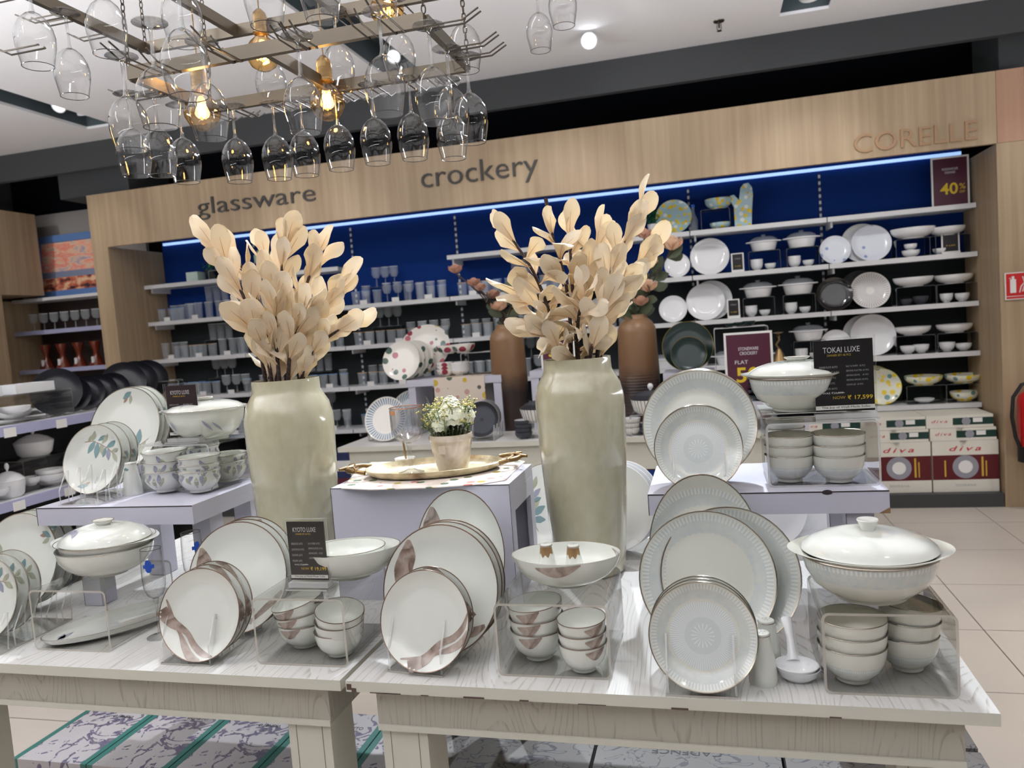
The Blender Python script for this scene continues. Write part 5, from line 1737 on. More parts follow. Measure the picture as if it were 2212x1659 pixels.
for (x, y) in ((-1.585, 1.56), (-1.585, 2.07), (-.62, 2.07)):
    chain(rb, (x - dx_, y - dy_, .016), (x - dx_, y - dy_, 3.35 - R2))
rc, ex, ey = rack('third glass rack just above the top edge of the photo, right of centre', -.55, .05, 2.18, 2.50, 2.62, [-.25])
for (px, py, lb) in ((1165, 65, 'wine glass hanging alone left of the glaring spotlight'), (1215, 8, 'wine glass cut by the top edge left of the glaring spotlight')):
    p = atZ(px, py, 2.62 - .16)
    WG((p.x, p.y, 2.62 - .0145), 0, lb, 'glass')
    hook(rc, ex, ey, p.x, 2.18 if p.y < 2.3 else 2.5, 0, -1 if p.y < 2.3 else 1, .12)
for (x, y) in ((-.55, 2.18), (.05, 2.50)): chain(rc, (x - ex, y - ey, .016), (x - ex, y - ey, 3.35 - 2.62))

# ------------------------------------------------------------------ second display table, towards the far wall
t = thing('display_table', 'long white display table farther back, behind the block and vases', 'table', (-.95, 4.85, 0))
M().box(-1.30, 1.30, -.53, .55, ZT - .03, ZT, sides=[1, 0, 1, 1, 1, 1]).obj('table_top', [mat('white_table_top', (222, 220, 216), .35), ash_pale], t, smooth=False)
M().box(-1.24, 1.24, -.50, -.48, ZT - .19, ZT - .0305).box(-1.24, 1.24, .48, .50, ZT - .19, ZT - .0305).box(-1.24, -1.22, -.48, .48, ZT - .19, ZT - .0305).box(1.22, 1.24, -.48, .48, ZT - .19, ZT - .0305).obj('apron', [ash_pale], t, smooth=False)
for x in (-1.22, 1.12):
    for y in (-.495, .39):
        M().box(x, x + .10, y, y + .10, 0, ZT - .1905).obj('leg', ash_pale, t, smooth=False)

def back_bench(label, x0, x1, y0, y1, zt):
    t = thing('display_bench', label, 'riser', ((x0 + x1) / 2, (y0 + y1) / 2, ZT + .0005))
    w = (x1 - x0) / 2; d = (y1 - y0) / 2; h = zt - ZT - .001
    M().box(-w, w, -d, d, h - .045, h).obj('bench_top', lilac, t, smooth=False)
    for sx_ in (-1, 1):
        M().box(sx_ * (w - .03) - .025, sx_ * (w - .03) + .025, -d + .005, d - .005, 0, h - .0455).obj('leg', lilac, t, smooth=False)
    return t
ZB = 1.185; ZG = 1.15; ZS = .985
back_bench('lilac bench with a floral runner on the rear table, holding red-flowered crockery', -1.92, -1.28, 4.72, 5.05, ZB)
back_bench('narrow lilac bench on the rear table holding the green plates', -.26, .03, 4.50, 4.85, ZG)
back_bench('low lilac bench on the rear table under the maroon sale sign', .05, .50, 4.33, 4.85, ZS)
back_bench('lilac bench between the two brown vases on the rear table', -1.10, -.78, 4.75, 5.05, ZB + .01)

# pattern materials for the farther crockery
def pat(name, base, fn, rough=.2):
    m = mat(name, base, rough, coat=.25 if sum(base) > 200 else 0); n = N(m); fn(n, base); return m
def radial(n, base, cnt, lo, hi, c2, wob=0):
    co = n.co(); x, y, z = n.xyz(co)
    r = n.math('SQRT', n.math('ADD', n.math('MULTIPLY', x, x), n.math('MULTIPLY', y, y)))
    a = n.math('ARCTAN2', y, x)
    d = n.math('GREATER_THAN', n.math('FRACT', n.math('ADD', n.math('MULTIPLY', a, cnt / (2 * PI)), n.math('MULTIPLY', r, wob))), .55)
    b = n.math('MULTIPLY', n.math('GREATER_THAN', r, lo), n.math('LESS_THAN', r, hi))
    n.color(n.mix(n.math('MULTIPLY', d, b), base, c2))
blue_stripe = pat('blue_dash_plate', (232, 228, 220), lambda n, b: radial(n, b, 46, .095, .135, (96, 132, 166)))
blue_mosaic = pat('blue_mosaic_plate', (228, 226, 218), lambda n, b: radial(n, b, 34, .03, .135, (104, 140, 168), 60))
black_sun = pat('black_sunburst_plate', (24, 26, 34), lambda n, b: radial(n, b, 44, .012, .085, (74, 78, 88)), .6)
grey_fret = pat('grey_fret_plate', (222, 222, 220), lambda n, b: radial(n, b, 40, .02, .14, (120, 124, 130), 70))
def spots(n, base, cols, sc_, th):
    co = n.co(); vo = n.voro(n.mapping(co, (sc_, sc_, sc_)), 1)
    m2 = n.math('LESS_THAN', vo[0], th)
    n.color(n.mix(m2, base, n.ramp(n.xyz(vo[1])[0], cols, 'CONSTANT')))
rose_p = pat('rose_garden_china', (232, 228, 220), lambda n, b: spots(n, b, [(0, (150, 46, 70)), (.35, (72, 96, 88)), (.6, (204, 180, 110)), (.75, (190, 110, 120))], 15, .36))
lemon_p = pat('lemon_china', (232, 232, 214), lambda n, b: spots(n, b, [(0, (236, 206, 40)), (.55, (110, 150, 150)), (.75, (240, 214, 60))], 20, .40))
lemon_blue = pat('lemon_blue_tile_china', (176, 206, 214), lambda n, b: spots(n, b, [(0, (234, 206, 50)), (.4, (236, 238, 234)), (.7, (226, 196, 60))], 26, .42))
blue_sprig = pat('blue_sprig_china', (226, 230, 240), lambda n, b: spots(n, b, [(0, (140, 160, 205)), (.5, (226, 230, 240))], 16, .25))
grey_ray = pat('grey_ray_plate', (232, 228, 224), lambda n, b: radial(n, b, 44, .03, .13, (186, 182, 186)))
green_gl = mat('dark_green_glaze', (8, 36, 34), .3, coat=.15)
gold_edge = mat('gold_edge', (150, 130, 60), .3, metal=.8)
fret_bowl = pat('fret_band_china', (228, 227, 222), lambda n, b: (lambda co: n.color(n.mix(n.math('GREATER_THAN', n.math('FRACT', n.math('MULTIPLY', n.math('ARCTAN2', n.xyz(co)[1], n.xyz(co)[0]), 5)), .8), b, (90, 92, 98))))(n.co()))
PLM.update(bstripe=blue_stripe, bmosaic=blue_mosaic, bsun=black_sun, fret=grey_fret, rose=rose_p, lemon=lemon_p, lemonb=lemon_blue, bsprig=blue_sprig, gray=grey_ray, green=green_gl, black=black_gl, dglass=mat('smoked_glass_plate', (22, 22, 24), .08, coat=.8))
PLR.update(bstripe=blue_stripe, bmosaic=blue_mosaic, bsun=mat('white_plate_edge', (200, 200, 200), .3), fret=grey_fret, rose=rose_p, lemon=mat('lemon_rim', (206, 200, 90), .4), lemonb=mat('lemonb_rim', (170, 200, 200), .4), bsprig=china_w, gray=china_w, green=gold_edge, black=black_gl, dglass=steel)
BOWLM.update(rose=rose_p, lemon=lemon_p, lemonb=lemon_blue, black=black_gl, green=green_gl, fret=fret_bowl, bsun=black_sun, plain=china_w)
BOWLI.update(rose=china_w, lemon=lemon_p, lemonb=lemon_p, black=black_gl, green=green_gl, fret=china_w, bsun=china_w)

L20 = math.radians(18)
plate_group(ZT, -.05, L20, [('bstripe', 833, 905, 97, 'plate with a blue-dash border at the left end of the rear table', 0, 1)])
plate_group(ZT, -.05, L20, [('bmosaic', 888, 888, 92, 'blue mosaic plate half behind the blue-dash plate on the rear table', 0, 1)])
plate_group(ZT, 0, L20, [
    ('bsun', 1040, 906, 80, 'front black plate with a fine grey sunburst on the rear table', 0, 1),
    ('+', 'bsun', .03, 'second black sunburst plate in the stand on the rear table', 0),
    ('+', 'bsun', .06, 'third black sunburst plate in the stand on the rear table', 0)])
plate_group(ZT, 0, L20, [('fret', 1066, 872, 116, 'large grey fret-patterned plate behind the black sunburst plates', 0, 1)])
stand('clear acrylic plate stand under the black sunburst plates on the rear table', (-1.33, 4.46, ZT), .16, .22, 0, 4, .09, acry_b)
stand('clear acrylic plate stand under the blue-dash plate on the rear table', (-2.06, 4.62, ZT), .16, .2, 0, 4, .09, acry_b)
def fix_plate(kind, px, py, size, Y, z0, label, spin=0, lean=16, sx=1.0, R_=None):
    c = atY(px, py, Y); R_ = R_ or round(size * (c - EYE).dot(Fw) / FPX / 2, 2)
    place_plate(kind, (c.x, Y, z0 + .003 + R_ * math.cos(math.radians(lean))), R_, math.radians(lean), 0, label, spin, sx)
for i, w_ in enumerate(('front', 'second', 'third', 'rearmost')):
    fix_plate('rose', 868 + i * 10, 790, 82, 4.76 + i * .04, ZB, '%s rose-garden plate in the row on the rear floral bench' % w_, i)
fix_plate('rose', 916, 750, 118, 4.95, ZB, 'big oval rose-garden platter standing highest on the rear floral bench', 2, 12, .85)
def far_bowl(label, px, py, wpx, Y, kind, z=None, hr=.75, **k):
    p = atY(px, py, Y); t_ = (p - EYE).dot(Fw); R = wpx * t_ / FPX / 2
    return bowl(label, (p.x, Y, p.z if z is None else z), R, R * hr, kind, **k)
riser('clear acrylic riser on the rear floral bench under two rose bowls', (-1.44, 4.90, ZB), .26, .16, .15, 0, acry_b)
far_bowl('rose-garden bowl on top of the rear riser, left of two', 968, 756, 52, 4.90, 'rose', ZB + .1505, .7)
far_bowl('rose-garden bowl on top of the rear riser, right of two', 1000, 756, 54, 4.90, 'rose', ZB + .1505, .7)
for i in range(3):
    far_bowl('rose-garden bowl in the small stack under the rear riser, %s' % ('bottom', 'middle', 'top')[i], 963, 812, 40, 4.86, 'rose', ZB + .0055 + i * .022, .75)
    far_bowl('plain cream bowl in the stack right of the small rose bowls, %s' % ('bottom', 'middle', 'top')[i], 994, 812, 44, 4.88, 'plain', ZB + .0055 + i * .02, .7)
rn = M().box(-.17, .17, -.166, .166, 0, .003).box(-.17, .17, -.172, -.167, -.22, .003)
rf_ = pat('floral_runner', (214, 200, 186), lambda n, b: spots(n, b, [(0, (84, 100, 78)), (.4, (196, 166, 60)), (.6, (190, 150, 140)), (.8, (96, 92, 84))], 15, .34), .8)
tag(rn.obj('floral_runner', rf_, None, smooth=False, loc=(-1.56, 4.885, ZB + .0005)), 'floral table runner hanging over the front of the rear lilac bench', 'table runner')
# fret-pattern lidded dishes and stacks
def lidded(label, loc, R, h, body, lidm):
    t = thing('lidded_dish', label, 'serving dish', loc, 0)
    M().lathe([(.0001, 0), (R * .7, 0), (R * .86, h * .2), (R * .95, h * .7), (R, h), (R * .97, h), (.0001, h * .96)], 36).obj('dish_body', body, t)
    l = M().lathe([(R * .98, h), (R * 1.0, h * 1.06), (R * .7, h * 1.35), (R * .3, h * 1.55), (.0001, h * 1.6)], 36).obj('lid', lidm, t)
    M().lathe([(R * .05, h * 1.5), (R * .06, h * 1.65), (R * .14, h * 1.8), (R * .14, h * 1.95), (R * .08, h * 2.08), (.0001, h * 2.1)], 20).obj('knob', china_w, l)
    return t
riser('acrylic riser under the lidded fret dish left of the right cream vase', (-.985, 4.45, ZT), .24, .16, .10, 0, acry_b)
lidded('fret-patterned lidded dish peeking out left of the right cream vase', (-.985, 4.45, ZT + .1005), .12, .075, fret_bowl, black_sun)
riser('acrylic riser under the lidded fret dish right of the right cream vase', (-.33, 4.42, ZT), .24, .16, .12, 0, acry_b)
lidded('fret-patterned lidded dish visible right of the right cream vase', (-.33, 4.42, ZT + .1205), .115, .08, fret_bowl, black_sun)
for i in range(4):
    far_bowl('black sunburst bowl left of the right cream vase, %s of its stack' % ('bottom', 'second', 'third', 'top')[i], 1131, 930, 38, 4.40, 'bsun', ZT + .001 + i * .024, .8)
for i in range(3):
    far_bowl('fret-patterned bowl right of the right cream vase, %s of its stack' % ('bottom', 'middle', 'top')[i], 1365, 928, 40, 4.38, 'fret', ZT + .006 + i * .026, .8)
    far_bowl('small black bowl beside the fret bowls, %s of its stack' % ('bottom', 'middle', 'top')[i], 1394, 928, 26, 4.37, 'bsun', ZT + .001 + i * .022, .8)

# green glazed service, brass bell and maroon sale signs
for (Y_, px, py, sz, ln, lb) in ((4.56, 1487, 750, 76, 12, 'smaller dark green plate with gold edge in front of the big green plate'), (4.62, 1485, 741, 108, 13, 'big dark green plate with gold edge on the rear bench')):
    c = atY(px, py, Y_); R_ = sz * (c - EYE).dot(Fw) / FPX / 2
    place_plate('green', (c.x, Y_, ZG + .003 + R_ * .97), round(R_, 3), math.radians(ln), 0, lb)
for i in range(3):
    far_bowl('dark green bowl left of the maroon sale sign, %s of its stack' % ('bottom', 'middle', 'top')[i], 1565, 850, 44, 4.62, 'green', ZS + .001 + i * .04, .8)
for i in range(4):
    far_bowl('flat dark green dish peeking out right of the lace plates, %s of four' % ('bottom', 'second', 'third', 'top')[i], 1650, 860, 66, 4.42, 'green', ZS + .001 + i * .03, .35)
riser('tall acrylic riser behind the maroon sale sign with three green bowls on top', (.185, 4.70, ZS + .0005), .30, .16, .40, 0, acry_b)
for i, px in enumerate((1578, 1598, 1618)):
    far_bowl('small green bowl on the tall riser above the maroon sign, %s' % ('left of three', 'middle of three', 'right of three')[i], px, 716, 22 + i * 3, 4.70, 'green', ZS + .4012, .75)
def sale_sign(label, loc, w, h, yaw, lines, big, small):
    t = thing('sale_sign', label, 'sign', loc, yaw)
    M().box(-w / 2, w / 2, -.002, .002, .01, h).obj('card', sign_maroon, t, smooth=False)
    M().box(-w / 2 - .012, -w / 2, -.004, .004, 0, h + .012).box(w / 2, w / 2 + .012, -.004, .004, 0, h + .012).box(-w / 2, w / 2, -.004, .004, h, h + .012).box(-w / 2, w / 2, -.004, .004, 0, .01).obj('white_frame', white_card, t, smooth=False)
    text('\n'.join(lines), txt_white, width=w * .46, height=h * .12, parent=t, loc=(0, -.0022, h * .68), align='CENTER')
    text(big, txt_yellow, width=w * .52, height=h * .24, parent=t, loc=(-w * .30, -.0022, h * .25), off=.02)
    text('%', txt_yellow, width=w * .18, height=h * .12, parent=t, loc=(w * .26, -.0022, h * .34))
    text(small, txt_yellow, width=w * .16, height=h * .05, parent=t, loc=(w * .26, -.0022, h * .26))
    return t
s = sale_sign('maroon stoneware crockery sale sign reading flat 50% in a white frame', (.215, 4.50, ZS + .001), .235, .360, 0, ['STONEWARE', 'CROCKERY'], '50', 'OFF')
text('FLAT', txt_white, width=.07, height=.02, parent=s, loc=(-.075, -.0022, .195))
sale_sign('maroon sale sign half hidden behind the right cream vase', (-.93, 4.86, ZB + .011), .20, .30, 0, ['STONEWARE', 'CROCKERY'], '50', 'OFF')
p = atY(1686, 800, 4.50)
t = thing('brass_bell', 'brass bell-shaped ornament right of the maroon sale sign', 'ornament', (p.x, 4.53, ZS + .001), 0)
M().xf(Matrix.Identity(4)).lathe([(.0001, .0), (.05, .0), (.05, .16), (.04, .165)], 30).obj('glass_base', clear('smoke_glass', (190, 186, 176), .2, .7), t)
M().lathe([(.056, .168), (.052, .175), (.034, .215), (.018, .25), (.010, .265), (.0001, .266)], 30).obj('bell_cone', brass, t)
M().tube([(0, 0, .265), (-.014, 0, .29), (.004, 0, .315), (.0, 0, .335)], .006, 8).lathe([(.0001, .325), (.011, .336), (.0001, .348)], 14).lathe([(.0001, .346), (.03, .356), (.0001, .36)], 14).obj('finial', brass, t)

# brown ridged vases with magnolia sprays
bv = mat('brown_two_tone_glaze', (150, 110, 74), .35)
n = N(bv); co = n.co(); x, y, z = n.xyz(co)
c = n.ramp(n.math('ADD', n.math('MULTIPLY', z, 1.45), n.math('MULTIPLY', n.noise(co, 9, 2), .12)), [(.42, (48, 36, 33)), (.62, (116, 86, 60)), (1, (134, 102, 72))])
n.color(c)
def brown_vase(label, loc, s=1.0):
    t = thing('brown_ridged_vase', label, 'vase', loc, 0)
    pr_ = [(.0001, 0), (.10, 0)]
    for k in range(34):
        z_ = .01 + k * .0172; r_ = .118 - .010 * abs(z_ - .33) / .33
        pr_ += [(r_, z_), (r_ - .0016, z_ + .0085)]
    pr_ += [(.108, .60), (.09, .635), (.068, .655), (.064, .665), (.064, .68), (.055, .68), (.055, .65), (.0001, .62)]
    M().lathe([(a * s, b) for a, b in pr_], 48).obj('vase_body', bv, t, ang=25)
    return t
pv1 = atY(1092, 700, 4.85); pv2 = atY(1373, 680, 4.75)
V1 = Vector((pv1.x, 4.85, ZT)); V2 = Vector((pv2.x, 4.75, ZT))
brown_vase('brown ridged vase left of the right cream vase on the rear table', V1 + Vector((0, 0, .0005)))
brown_vase('brown ridged vase directly behind the right of the cream-leaf vase', V2 + Vector((0, 0, .0005)), 1.05)
mag = mat('dusty_pink_petal', (196, 150, 128), .7); mag2 = mat('peach_petal', (226, 186, 156), .7); dkleaf = mat('olive_dark_leaf', (66, 74, 52), .6)
def magnolia(label, top, tip, pm__, R, leaves, seed):
    r = random.Random(seed); top = Vector(top); tip = Vector(tip)
    t = thing('magnolia_stem', label, 'artificial flower', top, 0)
    d = tip - top
    pts = [d * u + Vector((0, 0, .03 * math.sin(PI * u))) for u in [i / 6 for i in range(7)]]
    M().tube([Vector((0, 0, -.12))] + pts, .005, 6).obj('stem', stem_m, t)
    mb = M()
    for ring, (cnt, til, ln) in enumerate(((5, .35, 1.0), (6, .9, 1.1))):
        for j in range(cnt):
            a = 2 * PI * j / cnt + ring * .6
            out_ = Vector((math.cos(a), math.sin(a), 0)); ax = (out_ * math.sin(til) + Vector((0, 0, 1)) * math.cos(til)); sd = Vector((-math.sin(a), math.cos(a), 0)); nr = ax.cross(sd)
            vs = []
            for u, w in ((0, .12), (.3, .38), (.6, .5), (.85, .36), (1, .05)):
                for v in (-1, 0, 1):
                    vs.append(d + ax * (u * R * ln) + sd * (v * w * R) + nr * ((.22 * abs(v) * w - .18 * u * u) * R * -1))
            mb.add(vs, [(k, k + 1, k + 4, k + 3) for q in range(4) for k in (q * 3, q * 3 + 1)])
    mb.obj('blossom', pm__, t, ang=80)
    for j in range(leaves):
        u = r.uniform(.15, .95); p = d * u; a = r.uniform(0, 2 * PI)
        ax = Vector((math.cos(a), math.sin(a) * .6, r.uniform(-.1, 1.0))).normalized(); sd = ax.cross(Vector((0, -1, .3))).normalized(); L = r.uniform(.09, .14)
        vs = []
        for q, w in ((0, .05), (.3, .26), (.6, .28), (.85, .16), (1, .01)):
            for v in (-1, 0, 1): vs.append(p + ax * (q * L) + sd * (v * w * L) + Vector((0, -1, 0)) * (-.05 * L * abs(v) + .1 * L * q * q))
        M().add(vs, [(k, k + 1, k + 4, k + 3) for q in range(4) for k in (q * 3, q * 3 + 1)]).obj('leaf', dkleaf, t, ang=80)
T1 = V1 + Vector((0, 0, .68)); T2 = V2 + Vector((0, 0, .68))
for i, (px, py, m_, R, nlv, lb) in enumerate(((984, 590, mag, .06, 0, 'dusty pink blossom leaning farthest left from the left brown vase'), (1024, 618, mag, .055, 0, 'second dusty pink blossom from the left over the left brown vase'), (1038, 628, mag, .05, 1, 'small pink blossom just right of the second one over the left brown vase'), (1066, 645, mag, .06, 3, 'pink blossom low over the left brown vase'), (1078, 672, mag2, .07, 5, 'open peach blossom near the mouth of the left brown vase'), (1120, 600, mag, .06, 5, 'pink blossom of the left brown vase half behind the cream leaves'))):
    magnolia(lb, T1 + Vector((random.uniform(-.03, .03), 0, -.01)), atY(px, py, 4.85 + random.uniform(-.08, .08)), m_, R, nlv, 700 + i)
for i, (px, py, m_, R, nlv, lb) in enumerate(((1452, 540, mag2, .085, 4, 'peach blossom highest above the right brown vase'), (1410, 580, mag2, .08, 6, 'peach blossom with dark leaves right of the cream leaves'), (1400, 630, mag2, .075, 7, 'peach blossom lower right above the right brown vase'), (1392, 515, mag, .06, 2, 'small pink bud at the edge of the cream leaves'), (1385, 660, mag, .06, 8, 'pink blossom among dark leaves at the mouth of the right brown vase'))):
    magnolia(lb, T2 + Vector((random.uniform(-.03, .03), 0, -.01)), atY(px, py, 4.75 + random.uniform(-.08, .08)), m_, R, nlv, 750 + i)

# ------------------------------------------------------------------ the rear wall shelves: crockery side
YS = 6.37
def W(px, py, Y=YS): return atY(px, py, Y)
def rad(px, py, wpx, Y=YS): return wpx * (atY(px, py, Y) - EYE).dot(Fw) / FPX / 2
ROW = ['top', 'second', 'third', 'fourth', 'fifth']
def wplate(kind, px, py, size, j, label, Y=YS, lean=14, sx=1.0, yaw=0):
    z = SZ[j]; c = W(px, py, Y); R = rad(px, py, size, Y)
    R = round(R, 2)
    c = Vector((c.x, Y, z + .002 + R * math.cos(math.radians(lean))))
    place_plate(kind, c, R, math.radians(lean), yaw, label, random.uniform(0, 3), sx)
def wbowl(kind, px, py, wpx, z, label, hr=.75, Y=YS, **k):
    p = W(px, py, Y); R = round(rad(px, py, wpx, Y), 3)
    return bowl(label, (p.x, Y, z), R, round(R * hr, 3), kind, **k)
def wriser(px, j, h, label, w=.26, Y=YS, d=.15):
    p = W(px, 600, Y); zc = SZ[j]
    # x from the shelf line height
    riser(label, (p.x, Y, zc + .0005), w, d, h, 0, edge_mat('dim_acrylic_edge', (90, 94, 98), .7))
def casserole(label, px, py, wpx, z, Y=YS):
    p = W(px, py, Y); R = round(rad(px, py, wpx, Y), 3)
    t = thing('glass_lidded_casserole', label, 'casserole', (p.x, Y, z), 0)
    h = R * .62
    M().lathe([(.0001, 0), (R * .66, 0), (R * .72, h * .1), (R * .84, h * .85), (R * .92, h * .9), (R * .92, h), (R * .8, h), (.0001, h * .5)], 32, rf=lambda i, th: 1 + (.22 * abs(math.cos(th)) ** 10 if 3 < i < 6 else 0)).obj('dish_body', china_w, t)
    l = M().lathe([(R * .88, h), (R * .86, h * 1.2), (R * .6, h * 1.45), (.0001, h * 1.5)], 32).obj('glass_lid', glass_far, t)
    M().lathe([(R * .1, h * 1.5), (R * .16, h * 1.7), (.0001, h * 1.72)], 16).obj('knob', glass_far, l)
    return t
# top shelf
z = SZ[0]
wplate('lemonb', 1455, 465, 74, 0, 'lemon and blue tile plate on the top shelf', Y=6.36)
wriser(1552, 0, .16, 'dark-edged riser under the lemon bowl on the top shelf', .22)
wbowl('lemonb', 1553, 458, 58, z + .161, 'lemon-border bowl on the riser of the top shelf')
wbowl('lemonb', 1556, 489, 44, z + .006, 'small lemon bowl under the riser of the top shelf', hr=.6, Y=6.36)
t = thing('oven_mitt', 'lemon-print oven mitt standing on the top shelf', 'oven mitt', (W(1607, 480).x, 6.36, z + .001), 0)
pts = [(-.07, 0), (.055, 0), (.062, .12), (.075, .24), (.07, .30), (.045, .335), (.01, .33), (-.015, .30), (-.03, .21), (-.065, .255), (-.095, .25), (-.10, .225), (-.07, .16)]
M().prism(pts, -.02, .02).xf(Matrix.Rotation(PI / 2, 4, 'X')).obj('mitt', lemon_blue, t, smooth=False)
t = thing('glass_bottle', 'clear glass bottle beside the lemon plate on the top shelf', 'bottle', (W(1498, 480).x, 6.4, z + .001), 0)
M().lathe([(.0001, 0), (.034, 0), (.036, .10), (.014, .15), (.012, .20), (.015, .205)], 20).obj('bottle_body', glass_far, t)
M().lathe([(.016, .20), (.016, .22), (.0001, .22)], 12).obj('cap', blue_pl, t)
def plant(label, x, zz, pot_m, R=.055, hh=.10, ball=None):
    t = thing('potted_plant', label, 'potted plant', (x, 6.40, zz + .001), 0)
    M().lathe([(.0001, 0), (R * .8, 0), (R, hh), (R * .85, hh), (.0001, hh * .9)], 24).obj('pot', pot_m, t)
    r = random.Random(int(x * 100)); mb = M()
    for k in range(110):
        a = r.uniform(0, 6.3); b = r.uniform(0, 1.5); q = r.uniform(.4, 1) * (R * 1.6)
        c = Vector((math.cos(a) * math.sin(b) * q, math.sin(a) * math.sin(b) * q, hh + math.cos(b) * q * 1.2)); d1 = Vector((r.uniform(-1, 1), r.uniform(-1, 1), r.uniform(-.5, 1))).normalized() * .022; d2 = d1.cross(Vector((.3, .2, 1))).normalized() * .009
        mb.add([c - d1, c + d2, c + d1, c - d2], [(0, 1, 2, 3)])
    mb.obj('foliage', mat('bright_green_foliage', (52, 120, 60), .6) if ball is None else ball, t, smooth=False)
plant('small green plant at the left of the lemon plate on the top shelf', W(1412, 470).x, SZ[0], white_card)
t = M().lathe([(.0001, 0), (.085, 0), (.085, .09), (.0001, .09)], 4).xf(Matrix.Rotation(PI / 4, 4, 'Z')).obj('floral_planter', mat('pale_floral_tin', (206, 226, 216), .5), None, smooth=False, loc=(W(425, 600).x, 6.36, SZ[0] + .001)); tag(t, 'pale floral square tin at the left end of the top shelf', 'tin')
plant('green plant in a dark pot at the left end of the top shelf', W(452, 580).x, SZ[0], black)
riser('riser with black tins at the left end of the top shelf', (W(468, 590).x + .06, 6.40, SZ[0] + .0005), .24, .14, .09, 0, acry_b)
for i in range(3):
    tag(M().lathe([(.0001, 0), (.032, 0), (.032, .05), (.0001, .052)], 20).obj('black_tin', black, None, loc=(W(452, 590).x + i * .075 + .03, 6.40, SZ[0] + .006)), '%s black round tin under the glass riser on the top shelf' % ('left', 'middle', 'right')[i], 'tin')
t = thing('flower_ball', 'pale round flower ball on the top shelf behind the left leaf branches', 'artificial flower', (W(570, 575).x, 6.38, SZ[0] + .001), 0)
M().lathe([(.0001, 0), (.05, 0), (.045, .09), (.0001, .09)], 20).obj('pot', black, t)
M().lathe([(.0001, .07)] + [(.085 * math.sin(a), .16 - .085 * math.cos(a)) for a in [.3 + .25 * k for k in range(11)]] + [(.0001, .245)], 24).obj('blossom_ball', pat('pale_green_blossom', (200, 222, 200), lambda n, b: spots(n, b, [(0, (214, 230, 206)), (.5, (170, 200, 184))], 40, .5), .8), t)
s = sale_sign('maroon 40 percent sale sign at the right end of the top shelf', (W(2054, 445, 6.33).x, 6.33, SZ[0] + .001), .225, .345, 0, ['MICROWAVE SAFE', 'OVENWARE'], '40', 'OFF')
# second shelf
wplate('plain', 1463, 573, 54, 1, 'small white plate left of the tall white plate on the second shelf', Y=6.36)
wplate('plain', 1533, 556, 84, 1, 'large white plate on the second shelf', Y=6.40)
wplate('bsprig', 1804, 546, 60, 1, 'small blue-sprig plate on the second shelf', Y=6.36)
wplate('plain', 1862, 528, 86, 1, 'white plate behind the big blue-sprig plate on the second shelf', Y=6.44)
wplate('bsprig', 1882, 527, 82, 1, 'big blue-sprig plate on the second shelf', Y=6.40)
def sm_sign(label, px, j, w=.075, h=.12, dark=sign_black):
    t = thing('small_price_card', label, 'price sign', (W(px, 580, 6.32).x, 6.32, SZ[j] + .001), 0)
    M().box(-w / 2, w / 2, -.0015, .0015, .022, .022 + h).obj('card', dark, t, smooth=False)
    M().box(-w / 2 - .01, w / 2 + .01, .002, .004, 0, h + .03).box(-w / 2 - .01, w / 2 + .01, -.012, .002, 0, .02).obj('white_holder', white_card, t, smooth=False)
    text('CORELLE', txt_dim, width=w * .6, height=.010, parent=t, loc=(-w * .3, -.0018, h * .85))
    text('\u20b9 3,999', txt_gold, width=w * .6, height=.012, parent=t, loc=(-w * .3, -.0018, h * .35))
sm_sign('small dark price card on the second shelf right of the large white plate', 1594, 1)
sm_sign('small dark price card near the right end of the second shelf', 2055, 1, .10, .16)
sm_sign('small dark price card on the third shelf right of the large white plate', 1580, 2)
for j, lst in ((1, ((1650, 66), (1732, 70))), (2, ((1633, 70), (1720, 74))), (3, ((1738, 72),))):
    for i, (px, w) in enumerate(lst):
        nm = '%s on the %s shelf' % (('left-hand' if i == 0 else 'right-hand') if len(lst) > 1 else 'single', ROW[j])
        x = W(px, 560).x
        riser('riser under the %s glass-lidded casserole' % nm, (x, YS, SZ[j] + .0005), .235, .15, .15, 0, edge_mat('dim_acrylic_edge', (90, 94, 98), .7))
        casserole('%s glass-lidded white casserole' % nm, px, 540, w, SZ[j] + .151)
        for q, dx_ in enumerate((-.055, .045)):
            for lv in range(2 if q == 0 else 1):
                bowl('small white %s bowl under the %s casserole' % (('left ' + ('lower', 'upper')[lv]) if q == 0 else 'right', nm), (x + dx_, YS - .01, SZ[j] + .006 + lv * .022), (.047, .042)[q], (.062, .045)[q], 'plain')
# flat plates and bowls on risers near the right end
def right_end(j, px, w, top_kind, lbl, lower):
    x = W(px, 600).x
    riser('dark-edged riser %s' % lbl, (x, YS, SZ[j] + .0005), .27, .15, .14, 0, edge_mat('dim_acrylic_edge', (90, 94, 98), .7))
    wbowl(top_kind, px, 600, w, SZ[j] + .1405, 'wide %s bowl on the riser %s' % ('lemon' if top_kind == 'lemon' else 'white', lbl), hr=.5)
    for i, (dx_, R, h, k) in enumerate(lower):
        bowl('%s small bowl under the riser %s' % (('left', 'right', 'upper')[i], lbl), (x + dx_, YS - .01, SZ[j] + .006), R, h, k)
right_end(1, 1975, 88, 'plain', 'at the second shelf, left of the dark card', ((-.02, .062, .05, 'plain'),))
bowl('white bowl upturned on another below the second-shelf riser', (W(1975, 600).x - .02, YS - .01, SZ[1] + .0575), .045, .045, 'plain')
right_end(1, 2048, 72, 'plain', 'at the right end of the second shelf', ((-.05, .05, .045, 'plain'),))
right_end(2, 1972, 80, 'plain', 'on the third shelf, right of the grey-ray plate', ((-.05, .042, .045, 'bsun'), (.045, .052, .06, 'bsun')))
right_end(2, 2060, 76, 'plain', 'at the right end of the third shelf', ((-.055, .045, .065, 'plain'), (.05, .05, .06, 'plain')))
